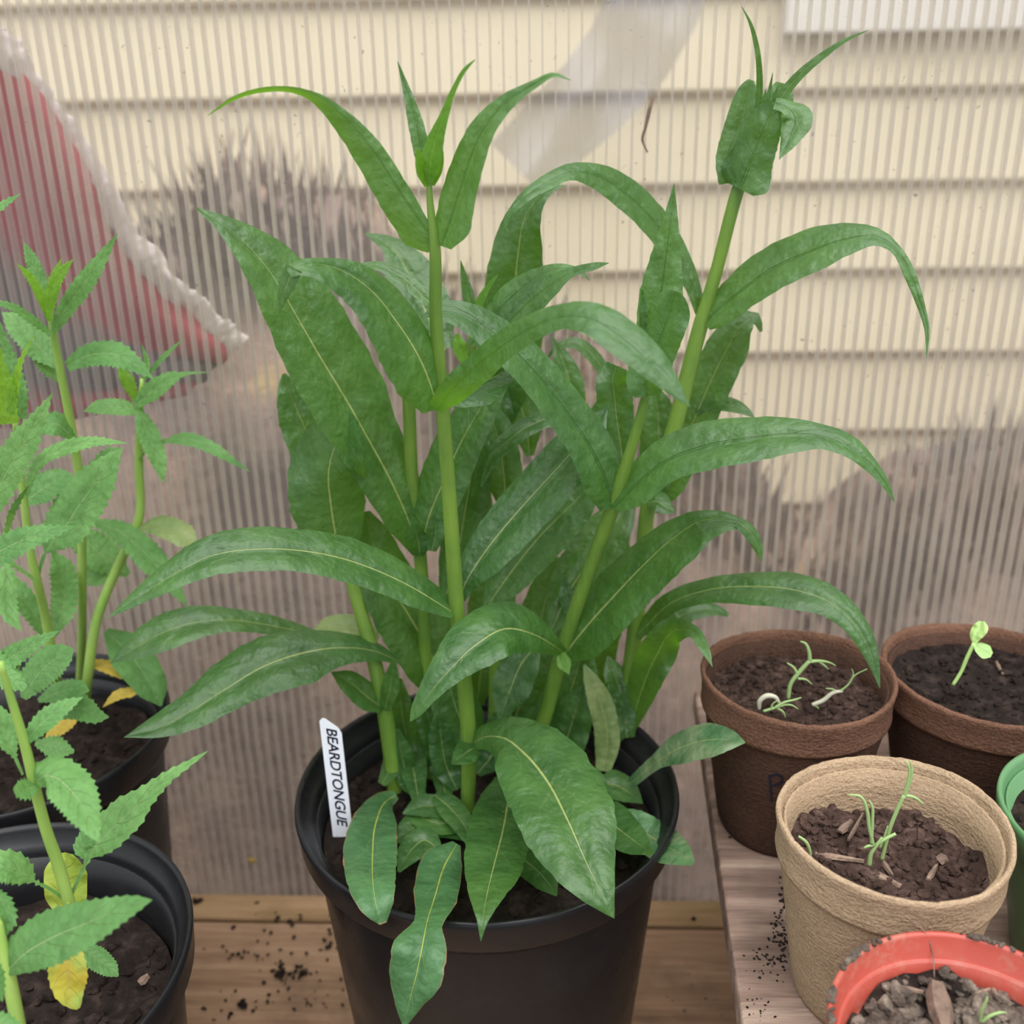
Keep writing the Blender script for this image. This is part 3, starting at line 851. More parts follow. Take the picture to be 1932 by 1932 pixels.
# fourth node
L1([(888, 1405, 10, 12), (915, 1390, 22, 28), (950, 1392, 42, 46), (988, 1420, 70, 70), (1030, 1470, 88, 86), (1070, 1545, 92, 90), (1110, 1635, 56, 64), (1140, 1695, 22, 30), (1159, 1733, 0.5)],
   0.018, [0, -0.008, -0.018, -0.03, -0.046, -0.068, -0.088, -0.098, -0.101], fold=-0.03, bulge=0.12)
L1([(900, 1408, 14), (882, 1418, 24), (866, 1430, 16), (852, 1441, 1)], 0.016, -0.016, rows=18)
L1([(965, 1470, 30), (958, 1515, 52, 55), (948, 1570, 55, 66), (932, 1632, 54, 58), (918, 1692, 30, 35), (910, 1740, 10, 10), (907, 1776, 0.5)],
   0.02, [0, -0.02, -0.045, -0.07, -0.095, -0.108, -0.111], fold=0.02)

# second stem: leaning right
s2 = stem(beard, OM, [(985, 1475, G, 13), (1025, 1360, 0.046, 14), (1062, 1225, 0.040, 14), (1110, 1080, 0.032, 13.5), (1160, 945, 0.024, 14), (1190, 850, 0.020, 10.5), (1222, 735, 0.016, 8)])
def L2(pts, Y, dy=0.0, **k): return leaf(s2, OM, pts, Y, dy, **k)
L2([(1158, 958, 26, 8), (1145, 910, 46, 30), (1112, 842, 40, 44), (1062, 768, 40, 40), (1010, 702, 38, 38), (960, 652, 38, 36), (910, 613, 32, 30), (860, 590, 24, 24), (820, 588, 13), (796, 600, 0.5)],
   0.022, -0.006, fold=0.22, bulge=0.10, mat=M_LEAFU)
L2([(1158, 958, 8, 12), (1190, 924, 26, 38), (1260, 868, 42, 40), (1330, 842, 46, 46), (1410, 827, 40, 46), (1490, 818, 30, 38), (1550, 822, 22, 26), (1600, 842, 22, 20), (1640, 875, 14), (1670, 912, 8), (1688, 948, 0.5)],
   0.020, -0.03, fold=0.1, bulge=0.12, quilt=0.05, mat=M_LEAFU)
L2([(1226, 690, 14), (1236, 620, 36, 40), (1246, 560, 40, 42), (1256, 490, 30, 30), (1265, 420, 16, 15), (1272, 346, 0.5)], 0.022, 0.006, quilt=0.06, rows=30, mat=M_LEAFU)
L2([(1220, 748, 22, 26), (1218, 728, 37, 34), (1226, 695, 40, 38), (1245, 640, 42, 40), (1262, 595, 40, 40), (1272, 562, 30, 26), (1276, 550, 12, 10)], 0.012, -0.004, mat=M_LEAFU, fold=-0.12, rows=26)
L2([(1212, 640, 5), (1214, 590, 8), (1212, 545, 0.5)], 0.014, 0.0, rows=12)
L2([(1064, 1238, 14, 18), (1082, 1212, 28, 50), (1110, 1178, 44, 56), (1155, 1128, 48, 58), (1212, 1068, 42, 58), (1270, 1015, 34, 56), (1325, 982, 20, 44), (1372, 980, 13, 24), (1400, 988, 8, 10)],
   0.038, -0.02, fold=0.08, bulge=0.12, quilt=0.05)
L2([(1392, 984, 10, 10), (1414, 1002, 12, 14), (1430, 1028, 9, 12), (1437, 1060, 0.5)], 0.017, -0.002, mat=M_LEAF, fold=-0.1, rows=16, name='leaf_tip')
L2([(1064, 1232, 8, 8), (1045, 1218, 20, 16), (1010, 1198, 36, 32), (955, 1186, 52, 52), (900, 1215, 48, 56), (850, 1262, 30, 40), (812, 1306, 18, 24), (785, 1345, 10, 12), (774, 1361, 1)],
   0.036, [0, -0.01, -0.022, -0.036, -0.046, -0.054, -0.058, -0.06, -0.06], fold=-0.02, bulge=0.12)
L2([(1058, 1232, 8), (1064, 1250, 14), (1074, 1272, 0.5)], 0.034, -0.006, mat=M_YOUNG, rows=12)
L2([(1040, 1190, 10), (1072, 1120, 40), (1120, 1045, 52), (1168, 975, 34), (1198, 940, 3)], 0.06, 0.03, fold=0.1)
L2([(1030, 1420, 30), (1062, 1345, 52), (1086, 1275, 44), (1100, 1220, 16), (1105, 1195, 2)], 0.058, 0.01)
L2([(1010, 1220, 14), (985, 1250, 36), (965, 1295, 38), (951, 1335, 20), (942, 1367, 0.5)], 0.05, -0.016)
L2([(1090, 1180, 12), (1072, 1130, 16), (1062, 1085, 2)], 0.06, 0.006)

# third stem: tallest, at the back on the right
s3 = stem(beard, OM, [(1162, 1425, G, 15), (1180, 1330, 0.066, 15), (1198, 1190, 0.068, 15), (1212, 1060, 0.070, 14.5), (1224, 950, 0.072, 14.5), (1268, 820, 0.074, 15), (1320, 620, 0.076, 14.5), (1352, 510, 0.076, 12), (1395, 350, 0.076, 12.5), (1420, 280, 0.077, 8)])
def L3(pts, Y, dy=0.0, **k): return leaf(s3, OM, pts, Y, dy, **k)
L3([(1328, 612, 8, 16), (1350, 588, 20, 34), (1390, 555, 34, 36), (1455, 508, 41, 41), (1530, 474, 42, 40), (1600, 450, 30, 30), (1655, 446, 16, 18), (1692, 472, 10, 10), (1716, 516, 11, 12), (1735, 567, 8, 9), (1749, 622, 5), (1748, 676, 0.5)],
   0.074, -0.05, fold=0.05, bulge=0.12, mat=M_LEAFU)
L3([(1322, 592, 10), (1308, 540, 16, 14), (1280, 485, 24, 22), (1236, 420, 28, 28), (1180, 365, 30, 30), (1125, 332, 24, 24), (1075, 324, 16), (1035, 342, 15), (992, 370, 11), (962, 404, 6), (945, 452, 0.5)],
   0.078, [0, 0.002, 0.004, 0.004, 0.0, -0.006, -0.014, -0.02, -0.026, -0.028, -0.028], fold=-0.06, bulge=0.1, mat=M_LEAFU)
# cupped leaves at its top
L3([(1394, 356, 26, 30), (1402, 340, 50, 52), (1418, 300, 42, 42), (1436, 255, 36, 36), (1452, 215, 28, 24), (1462, 194, 16, 12)], 0.070, -0.002, mat=M_LEAFU, fold=-0.25, quilt=0.07, rows=26)
L3([(1462, 194, 10, 12), (1485, 202, 14, 14), (1500, 222, 34, 26), (1492, 255, 22, 20), (1470, 301, 0.5)], 0.068, -0.014, rows=24, mat=M_LEAFU)
L3([(1378, 345, 22, 14), (1372, 305, 22, 20), (1388, 250, 25, 26), (1403, 200, 24, 24), (1413, 165, 16, 16), (1418, 151, 6)], 0.080, 0.004, fold=0.1, quilt=0.06, rows=26, mat=M_LEAFU)
L3([(1448, 260, 20), (1462, 215, 30), (1472, 180, 26), (1478, 157, 14)], 0.084, 0.004, rows=18)
L3([(1430, 230, 8), (1432, 190, 7), (1433, 140, 6), (1427, 85, 5), (1414, 40, 3), (1399, 12, 0.5)], 0.076, -0.008, rows=24, fold=0.4)
L3([(1462, 205, 8), (1478, 178, 10), (1505, 145, 9), (1548, 108, 7), (1595, 76, 4), (1638, 57, 0.5)], 0.076, -0.01, rows=24, fold=0.4)
L3([(1447, 205, 4), (1452, 172, 3.5), (1458, 137, 0.5)], 0.076, 0.0, rows=10)
L3([(1457, 200, 4), (1462, 180, 3.5), (1469, 160, 0.5)], 0.076, 0.0, rows=10)
L3([(1440, 200, 4), (1442, 185, 3), (1445, 168, 0.5)], 0.076, 0.0, rows=10)
L3([(1228, 962, 14), (1262, 905, 34), (1298, 820, 38), (1334, 735, 42), (1372, 658, 40), (1402, 610, 24), (1425, 600, 12), (1436, 626, 3)], 0.080, 0.01, fold=0.06)
L3([(1312, 775, 8), (1340, 763, 14), (1375, 763, 14), (1408, 776, 8), (1425, 789, 0.5)], 0.086, -0.01, rows=20)
L3([(1226, 955, 10), (1236, 900, 32), (1243, 830, 36), (1240, 770, 30), (1236, 735, 12)], 0.076, 0.012, mat=M_LEAF)
L3([(1222, 948, 10), (1240, 946, 20), (1258, 958, 14), (1272, 966, 3)], 0.068, -0.008, mat=M_LEAF, rows=16)
L3([(1200, 1200, 10), (1222, 1178, 16), (1262, 1140, 21, 19), (1330, 1114, 22, 25), (1420, 1106, 26, 36), (1500, 1113, 32, 38), (1560, 1133, 30, 30), (1605, 1168, 24), (1635, 1214, 18), (1650, 1256, 10), (1660, 1299, 0.5)],
   0.064, -0.06, fold=-0.02, bulge=0.12)
L3([(1190, 1372, 12), (1208, 1310, 28), (1238, 1238, 36), (1272, 1190, 26), (1305, 1190, 13), (1330, 1225, 9), (1344, 1258, 0.5)], 0.060, [0, -0.006, -0.018, -0.034, -0.05, -0.062, -0.068])
L3([(1222, 1230, 10), (1265, 1175, 20), (1310, 1152, 18), (1345, 1150, 12), (1375, 1160, 4)], 0.075, 0.008)
L3([(1138, 1455, 14), (1146, 1395, 24), (1136, 1335, 24), (1116, 1285, 15), (1102, 1254, 2)], 0.045, 0.012, mat=M_PALE)
L3([(1184, 1392, 14), (1176, 1325, 26), (1158, 1268, 20), (1146, 1238, 2)], 0.054, 0.014, mat=M_LEAF)
# crinkled low leaves on the right
L3([(1130, 1480, 10), (1155, 1480, 28), (1185, 1494, 22), (1213, 1516, 1)], 0.035, -0.01, rows=20)
L3([(1105, 1510, 16), (1150, 1550, 40), (1195, 1585, 30), (1233, 1612, 1)], 0.012, -0.05, rows=24)
L3([(1150, 1540, 16), (1200, 1562, 34), (1250, 1592, 36), (1285, 1612, 24), (1308, 1629, 5)], 0.02, -0.058, mat=M_CRINK, quilt=0.14, wav=0.12, rows=30)
L3([(1190, 1478, 10), (1235, 1440, 14), (1285, 1410, 28, 32), (1335, 1396, 32, 34), (1378, 1396, 20, 20), (1406, 1401, 1)], 0.020, -0.028, mat=M_CRINK, quilt=0.14, wav=0.12, rows=30)

# fourth stem: low, on the left
s4 = stem(beard, OM, [(748, 1515, G, 15), (735, 1400, 0.038, 16), (722, 1320, 0.040, 15), (698, 1215, 0.045, 14), (668, 1110, 0.050, 13), (652, 1045, 0.052, 10)])
def L4(pts, Y, dy=0.0, **k): return leaf(s4, OM, pts, Y, dy, **k)
L4([(642, 1062, 26, 26), (634, 1015, 50, 48), (624, 950, 78, 66), (620, 890, 76, 70), (634, 838, 62, 56), (660, 800, 36, 26), (672, 790, 12, 8)], 0.048, -0.01, mat=M_LEAF, fold=-0.06, bulge=0.05)
L4([(748, 1246, 6), (705, 1228, 20, 18), (640, 1222, 36, 30), (570, 1232, 60, 44), (500, 1256, 56, 54), (430, 1297, 44, 50), (370, 1335, 38, 36), (305, 1370, 22, 26), (234, 1391, 0.5)],
   0.044, -0.06, fold=0.0, bulge=0.13)
L4([(640, 1215, 5), (560, 1190, 14), (500, 1178, 18, 20), (440, 1170, 22, 22), (380, 1172, 30, 30), (320, 1188, 36, 34), (262, 1218, 26, 26), (209, 1251, 0.5)], 0.055, -0.04, bulge=0.1)
L4([(715, 1205, 8), (670, 1185, 24), (625, 1182, 20), (585, 1200, 2)], 0.065, 0.0, mat=M_PALE, rows=20)
L4([(724, 1338, 10), (695, 1316, 26), (658, 1286, 22), (625, 1268, 1)], 0.036, -0.006, rows=20)
L4([(726, 1340, 10), (736, 1298, 17), (743, 1245, 5)], 0.034, -0.004, rows=18)
L4([(650, 980, 10), (610, 880, 48), (572, 800, 44), (545, 735, 24), (535, 705, 3)], 0.075, 0.01)
# low leaves hanging over the front of the rim
L4([(748, 1500, 8), (728, 1512, 18, 22), (710, 1550, 40, 44), (703, 1612, 46, 56), (704, 1670, 42, 47), (711, 1712, 32, 30), (722, 1743, 8, 6)], 0.025, [0, -0.014, -0.038, -0.066, -0.092, -0.102, -0.105], mat=M_BROWNED, fold=0.04)
L4([(862, 1592, 8, 10), (838, 1635, 36, 46), (821, 1690, 42, 42), (806, 1738, 30, 24), (796, 1790, 48, 56), (785, 1842, 50, 52), (772, 1890, 28, 30), (762, 1942, 0.5)],
   0.0, [0, -0.03, -0.056, -0.079, -0.092, -0.097, -0.10, -0.103], mat=M_BROWNED, fold=0.05, wav=0.1)
L4([(880, 1580, 8), (830, 1555, 26), (785, 1560, 28), (742, 1590, 4)], 0.022, -0.012)
L4([(870, 1560, 8), (845, 1530, 20), (800, 1520, 22), (760, 1535, 2)], 0.03, -0.006)
L4([(940, 1600, 10), (985, 1620, 30), (1030, 1660, 24), (1050, 1690, 2)], 0.005, -0.03)

for pts_, Y_, d_ in (
        ([(800, 1505, 8), (772, 1470, 22), (757, 1420, 20), (750, 1375, 3)], 0.034, 0.004),
        ([(862, 1490, 8), (842, 1445, 26), (832, 1390, 24), (828, 1335, 4)], 0.034, 0.006),
        ([(830, 1605, 8), (800, 1585, 26), (775, 1605, 24), (752, 1645, 3)], 0.006, -0.03),
        ([(820, 1500, 10), (850, 1525, 24), (880, 1565, 20), (892, 1605, 2)], 0.03, -0.02),
        ([(770, 1530, 8), (800, 1545, 22), (850, 1552, 22), (882, 1530, 3)], 0.026, 0.004),
        ([(1085, 1440, 10), (1110, 1480, 34), (1120, 1540, 38), (1112, 1600, 10)], 0.034, -0.03),
        ([(1050, 1450, 10), (1068, 1400, 38), (1086, 1340, 36), (1098, 1295, 6)], 0.052, 0.004),
        ([(955, 1460, 10), (980, 1430, 34), (998, 1385, 34), (1010, 1335, 6)], 0.048, 0.004),
        ([(900, 1460, 8), (928, 1425, 28), (944, 1372, 28), (950, 1325, 4)], 0.046, 0.004),
        ([(1150, 1410, 8), (1166, 1372, 20), (1160, 1322, 18), (1150, 1288, 2)], 0.056, 0.004),
        ([(720, 1480, 8), (742, 1440, 20), (752, 1390, 18), (748, 1345, 3)], 0.05, 0.004)):
    L4(pts_, Y_, d_, rows=20)

# fifth stem: behind, carrying the great leaf that reaches up left
s5 = stem(beard, OM, [(815, 1480, G, 12), (805, 1300, 0.058, 12), (792, 1040, 0.056, 13), (778, 920, 0.054, 13), (772, 780, 0.052, 12.5), (768, 690, 0.05, 11)])
def L5(pts, Y, dy=0.0, **k): return leaf(s5, OM, pts, Y, dy, **k)
L5([(790, 1045, 12, 8), (772, 985, 42, 26), (738, 908, 55, 54), (696, 830, 62, 62), (652, 752, 70, 80), (605, 675, 68, 84), (560, 597, 58, 82), (518, 525, 48, 64), (470, 465, 34, 40), (424, 425, 18, 18), (371, 393, 2)],
   0.052, -0.02, fold=0.06, bulge=0.1, rows=48, quilt=0.05)
L5([(795, 1040, 8), (806, 985, 28, 34), (836, 910, 46, 46), (868, 838, 48, 42), (906, 770, 36, 34), (945, 712, 18, 18), (972, 676, 0.5)], 0.046, 0.0, mat=M_LEAF, fold=-0.08)
L5([(792, 1050, 8), (790, 1025, 22), (784, 1000, 12), (778, 975, 2)], 0.044, -0.004, rows=14)
L5([(815, 1040, 8), (822, 1000, 18), (820, 970, 4)], 0.04, 0.0, rows=14)
L5([(840, 660, 20), (802, 585, 52), (770, 515, 46), (738, 465, 20), (690, 441, 2)], 0.085, 0.03)
L5([(828, 592, 6), (800, 560, 13, 13), (758, 522, 14, 12), (715, 502, 9), (674, 498, 0.5)], 0.03, 0.01, rows=24)
L5([(850, 1345, 12), (818, 1245, 60), (772, 1162, 66), (725, 1085, 52), (700, 1010, 36), (690, 965, 8)], 0.062, 0.0, bulge=0.05)
L5([(900, 1410, 16), (868, 1355, 46), (850, 1300, 42), (842, 1255, 10)], 0.05, 0.0)
L5([(790, 1510, 12), (776, 1430, 28), (760, 1355, 26), (752, 1280, 6)], 0.05, 0.004)
L5([(840, 1500, 14), (828, 1420, 26), (805, 1345, 22), (795, 1300, 4)], 0.045, 0.006)
L5([(840, 1130, 12), (862, 1050, 34), (880, 950, 40), (895, 860, 34), (905, 790, 6)], 0.06, 0.01)
L5([(915, 1150, 10), (960, 1085, 40), (1020, 1010, 50), (1080, 950, 44), (1125, 905, 10)], 0.052, 0.018, fold=0.04)

# sixth stem: shorter, in the middle of the clump
s6 = stem(beard, OM, [(930, 1430, G, 12), (935, 1250, 0.075, 12), (925, 1000, 0.078, 11), (908, 860, 0.078, 9.5), (896, 720, 0.078, 9), (888, 620, 0.078, 7)])
def L6(pts, Y, dy=0.0, **k): return leaf(s6, OM, pts, Y, dy, **k)
L6([(890, 650, 10), (925, 602, 22, 22), (965, 560, 26, 24), (1012, 524, 18, 16), (1060, 505, 8), (1095, 513, 5), (1113, 529, 0.5)], 0.070, -0.02, rows=28, mat=M_LEAFU)
L6([(905, 680, 10), (935, 638, 24, 30), (985, 582, 30, 30), (1035, 540, 20, 22), (1080, 513, 9, 9), (1120, 503, 8, 7), (1149, 496, 0.5)], 0.062, -0.02, mat=M_LEAFU, fold=-0.15, rows=28)
L6([(893, 600, 8), (884, 560, 11), (876, 525, 7), (869, 491, 0.5)], 0.078, 0.0, rows=18)
L6([(890, 612, 5), (905, 570, 8), (922, 540, 5), (940, 517, 0.5)], 0.074, -0.006, mat=M_YOUNG, rows=18)
L6([(880, 690, 6), (868, 655, 14), (862, 630, 3)], 0.074, 0.0, mat=M_YOUNG, rows=14)
L6([(930, 830, 16), (948, 740, 46), (962, 650, 60), (970, 560, 58), (978, 475, 50, 46), (990, 412, 36, 32), (1014, 374, 18), (1042, 356, 7), (1066, 350, 1)], 0.092, -0.012, fold=-0.06, mat=M_LEAF)
L6([(1070, 800, 12), (1040, 790, 16, 14), (1000, 802, 18, 18), (958, 832, 18, 18), (925, 868, 14, 12), (908, 918, 2)], 0.06, -0.014, rows=26, wav=0.12)
L6([(1085, 775, 20), (1076, 725, 26), (1062, 680, 18), (1041, 634, 0.5)], 0.085, 0.006, rows=20)
L6([(1150, 720, 8), (1122, 675, 13), (1085, 647, 11), (1050, 655, 5), (1025, 690, 0.5)], 0.095, 0.0, rows=22)
L6([(1178, 885, 8), (1168, 820, 30), (1160, 755, 34), (1158, 705, 30), (1164, 690, 20)], 0.05, -0.004)
L6([(955, 970, 8), (950, 890, 36), (935, 810, 32), (915, 755, 8)], 0.072, 0.0)
L6([(1000, 860, 8), (990, 790, 32), (970, 730, 28), (958, 680, 6)], 0.09, 0.0)
L6([(1060, 960, 10), (1085, 880, 26), (1110, 810, 22), (1150, 745, 4)], 0.085, 0.01)
L6([(1130, 900, 6), (1135, 830, 20), (1125, 780, 12), (1150, 730, 1)], 0.092, 0.0)
L6([(960, 1400, 14), (985, 1310, 44), (1010, 1210, 46), (1035, 1110, 34), (1050, 1050, 6)], 0.08, 0.015)
L6([(900, 1330, 12), (912, 1230, 40), (930, 1120, 44), (935, 1020, 30), (930, 960, 4)], 0.085, 0.01)
L6([(1090, 1420, 12), (1110, 1310, 36), (1130, 1200, 40), (1160, 1090, 34), (1180, 1010, 6)], 0.09, 0.012)

# ------------------------------------------------------------------ plant label with handwritten name
t0, t1 = PZ(640, 1585, CSZ - 0.002), None
top_l, top_r = PY(602, 1356, t0.y + 0.006), PY(641, 1383, t0.y + 0.006)
low_r = PY(664, 1560, t0.y + 0.0012)
low_l = PY(626, 1560, t0.y + 0.0012)
lab = empty('plant_label', (t0.x, t0.y, CSZ))
ax = (low_l - top_l).normalized()
sd = (low_r - low_l); sd = (sd - ax * sd.dot(ax)).normalized()
nrm = ax.cross(sd).normalized()
if nrm.dot(CAM - top_l) < 0: nrm = -nrm
wdt = (low_r - low_l).dot(sd); ln = (low_l - top_l).length + 0.018
outl = [(0.0012, 0), (0.0, 0.0012), (0.0, ln), (wdt, ln), (wdt, 0.0075), (wdt * 0.86, 0.0048), (0.0025, 0.0002)]
v = [top_l + sd * a + ax * b for a, b in outl] + [top_l + sd * a + ax * b - nrm * 0.0006 for a, b in outl]
n = len(outl)
f = [tuple(range(n)), tuple(range(n, 2 * n))[::-1]] + [(i, n + i, n + (i + 1) % n, (i + 1) % n) for i in range(n)]
mesh('label_strip', v, f, M_TAG, lab, lab.location, smooth=False)
cu = bpy.data.curves.new('lettering', 'FONT'); cu.body = 'BEARDTONGUE'; cu.size = 0.0075; cu.shear = 0.25; cu.space_character = 0.95; cu.offset = 0.00012
to = bpy.data.objects.new('lettering_source', cu); col.objects.link(to)
bpy.context.view_layer.update()
tm = bpy.data.meshes.new_from_object(to.evaluated_get(bpy.context.evaluated_depsgraph_get()))
bpy.data.objects.remove(to)
xs = [q.co.x for q in tm.vertices]; tl = max(xs)
sc_ = (ln - 0.018 - 0.004) / tl
for q in tm.vertices:                          # runs down the label, letters turned a quarter
    q.co = top_l + ax * (0.0042 + q.co.x * sc_) + sd * (wdt * 0.30 + q.co.y * 0.85) + nrm * 0.00015 - Vector(lab.location)
tm.materials.clear(); tm.materials.append(M_INK)
link('lettering', tm, lab)
tag(lab, 'white plastic plant label with black handwriting stuck in the large black pot', 'plant label')

# ------------------------------------------------------------------ the serrated plants on the left
BX, BYc, BR, BZ = -0.262, 0.052, 0.072, 0.190
OB = (BX, BYc, 0.0)
bl_ = empty('potted_seedling_clump', OB)
bl_.name = 'potted_perennial'
tag(bl_, 'serrated light green plant in black pot standing back against the ribbed wall', 'potted plant')
nursery_pot(bl_, OB, BX, BYc, BR, BZ)
soil_disc(bl_, OB, BX, BYc, 0.168, BR * 0.868, M_SOIL, 0.003, 160, seed=5)
GB = ('z', 0.166)
SOILS.append((BX, BYc, BR * 0.86, 0.171))
def serr(st, org, pts, Y, dy=0.0, teeth=14, amp=5.0, mat=None, **k):
    k.setdefault('rows', 40); k.setdefault('bulge', 0.08); k.setdefault('cols', 8)
    return leaf(st, org, pts, Y, dy, mat=mat or M_SER, teeth=teeth, amp=amp, **k)
T1 = stem(bl_, OB, [(150, 1330, GB, 8), (155, 1100, 0.072, 8), (148, 890, 0.070, 8.5), (128, 770, 0.066, 8), (112, 690, 0.062, 7.5), (97, 610, 0.058, 6), (88, 560, 0.056, 4)], M_STEM2)
def B1(p, Y, dy=0, **k): return serr(T1, OB, p, Y, dy, **k)
B1([(86, 565, 4), (72, 522, 15), (58, 487, 12), (45, 457, 0.5)], 0.062, 0.004, amp=3)
B1([(94, 605, 5), (76, 556, 10), (55, 521, 8), (32, 497, 0.5)], 0.054, -0.008, amp=3, mat=M_SERY)
B1([(93, 602, 5), (97, 556, 13), (114, 516, 11), (138, 489, 0.5)], 0.05, -0.008, amp=3, mat=M_SERY)
B1([(90, 575, 4), (99, 532, 9), (116, 487, 0.5)], 0.058, 0.0, amp=2, mat=M_SERY, teeth=9)
B1([(102, 625, 6), (120, 590, 16), (155, 540, 20), (190, 490, 13), (222, 440, 0.5)], 0.056, -0.012, amp=4)
B1([(98, 632, 4), (60, 603, 9), (25, 580, 8), (-5, 572, 5), (-35, 575, 0.5)], 0.055, -0.02, amp=4)
B1([(106, 692, 5), (72, 652, 28), (36, 615, 26), (4, 589, 1)], 0.064, 0.01)
B1([(126, 692, 10), (165, 671, 22), (215, 668, 25), (258, 690, 15), (290, 715, 0.5)], 0.062, -0.012)
B1([(112, 718, 5), (86, 692, 13), (58, 668, 1)], 0.066, 0.0, teeth=9)
B1([(140, 830, 5), (105, 800, 24), (80, 805, 18), (58, 830, 1)], 0.064, -0.01, teeth=10)
B1([(150, 900, 4), (180, 880, 12), (205, 850, 6), (230, 846, 0.5)], 0.07, -0.004, teeth=9)
T2 = stem(bl_, OB, [(163, 1340, GB, 9.5), (165, 1285, 0.064, 9.5), (183, 1168, 0.068, 9.5), (230, 1052, 0.078, 9), (260, 988, 0.082, 8.5), (262, 870, 0.086, 8), (264, 790, 0.088, 6.5), (268, 715, 0.088, 4)], M_STEM2)
def B2(p, Y, dy=0, **k): return serr(T2, OB, p, Y, dy, **k)
B2([(256, 764, 8), (288, 737, 19), (324, 713, 13), (346, 706, 4), (390, 702, 0.5)], 0.084, -0.01, amp=3)
B2([(268, 778, 5), (226, 768, 16), (187, 768, 14), (158, 776, 0.5)], 0.086, -0.012, amp=3)
B2([(260, 772, 7), (280, 820, 21), (299, 868, 16), (309, 912, 0.5)], 0.082, -0.012, amp=3)
B2([(262, 868, 2), (285, 842, 3), (315, 832, 5), (350, 828, 13), (400, 845, 12), (440, 870, 6), (471, 889, 0.5)], 0.084, -0.008, amp=3)
B2([(275, 712, 4), (308, 674, 5), (346, 639, 0.5)], 0.088, 0.0, amp=2, teeth=8)
B2([(258, 758, 6), (240, 718, 13), (222, 690, 1)], 0.088, 0.0, amp=3, mat=M_SERY, teeth=9)
B2([(270, 720, 4), (277, 690, 6), (268, 650, 0.5)], 0.088, 0.0, amp=2, teeth=8)
B2([(176, 984, 6), (230, 1005, 22), (280, 1050, 28), (316, 1092, 20), (354, 1145, 0.5)], 0.072, -0.014, teeth=18)
B2([(262, 996, 4), (308, 994, 22), (346, 1010, 24), (372, 1030, 3)], 0.08, -0.008, mat=M_PALE, amp=3)
B2([(242, 1085, 6), (192, 1045, 36), (140, 1010, 22), (112, 1000, 1)], 0.088, 0.0)
B2([(225, 1085, 5), (180, 1085, 22), (130, 1095, 1)], 0.082, 0.0)
B2([(200, 1190, 8), (245, 1235, 40), (288, 1298, 30), (304, 1332, 2)], 0.075, -0.02, amp=0)
B2([(168, 1250, 8), (215, 1262, 14), (263, 1294, 5), (250, 1304, 10), (225, 1310, 10), (194, 1334, 0.5)], 0.068, -0.02, mat=M_WITH, amp=2)
B2([(150, 1345, 5), (125, 1362, 16), (98, 1385, 12), (86, 1396, 1)], 0.045, -0.02, mat=M_WITH, amp=2, teeth=8)
T3 = stem(bl_, OB, [(108, 1300, GB, 9), (98, 1230, 0.040, 9), (85, 1160, 0.036, 8.5), (69, 1093, 0.030, 8.5), (55, 1030, 0.028, 7.5), (44, 930, 0.026, 7), (34, 860, 0.024, 6), (28, 790, 0.022, 5)], M_STEM2)
def B3(p, Y, dy=0, **k): return serr(T3, OB, p, Y, dy, **k)
T4 = stem(bl_, OB, [(-30, 1400, GB, 9), (-42, 1262, -0.028, 9), (-42, 1060, -0.021, 8), (-38, 975, -0.012, 7.5), (-42, 700, 0.012, 7), (-44, 430, 0.03, 5), (-46, 340, 0.036, 3)], M_STEM2)
def B4(p, Y, dy=0, **k): return serr(T4, OB, p, Y, dy, **k)
B3([(71, 1092, 3), (84, 1047, 4), (98, 1024, 24), (125, 990, 44), (150, 952, 46), (182, 908, 38), (210, 870, 18), (231, 845, 0.5)], 0.03, 0.01, teeth=18, amp=6)
B3([(66, 1095, 3), (40, 1075, 4), (18, 1063, 8), (14, 1105, 20), (18, 1155, 18), (40, 1191, 0.5)], 0.026, -0.03, amp=5)
B4([(-40, 1058, 24), (-5, 1042, 28), (35, 1022, 26), (75, 1008, 19), (110, 1000, 10), (143, 993, 0.5)], -0.02, -0.012, amp=6)
B4([(-32, 975, 18), (-8, 930, 30), (15, 885, 34), (45, 835, 30), (72, 790, 17), (99, 741, 0.5)], -0.01, -0.016, amp=6, teeth=16)
B3([(50, 935, 4), (58, 902, 9), (78, 868, 12), (122, 845, 15), (178, 833, 10), (240, 836, 0.5)], 0.022, -0.02, amp=4, teeth=18)
B3([(44, 950, 8), (80, 922, 28), (115, 902, 20), (137, 896, 2)], 0.044, 0.006)
B3([(10, 1010, 4), (25, 962, 7), (56, 914, 0.5)], 0.0, -0.01, amp=3, teeth=9)
B3([(14, 800, 22), (8, 740, 22), (2, 690, 10), (2, 655, 0.5)], 0.014, -0.008, mat=M_SERY, amp=5, teeth=10)
B3([(20, 780, 8), (28, 730, 9), (38, 685, 6), (63, 634, 0.5)], 0.012, -0.008, mat=M_SERY, amp=3, teeth=10)
B3([(38, 790, 12), (36, 740, 17), (22, 690, 16), (8, 645, 10), (-4, 600, 0.5)], 0.024, 0.006, amp=5)
B4([(-40, 420, 12), (-5, 393, 9), (39, 365, 0.5)], 0.03, 0.0, amp=3, teeth=9)
B4([(-30, 1270, 22), (15, 1243, 22), (60, 1216, 16), (112, 1190, 0.5)], -0.03, -0.01, amp=5)
B4([(-30, 1240, 28), (12, 1272, 28), (48, 1300, 6)], -0.035, -0.01, amp=7, teeth=9)
B3([(44, 1318, 6), (62, 1285, 28), (92, 1252, 33), (124, 1232, 20), (138, 1224, 2)], 0.0, 0.004, amp=5)
B3([(72, 1322, 4), (112, 1306, 20), (150, 1299, 17), (169, 1303, 1)], 0.02, -0.006, amp=3)
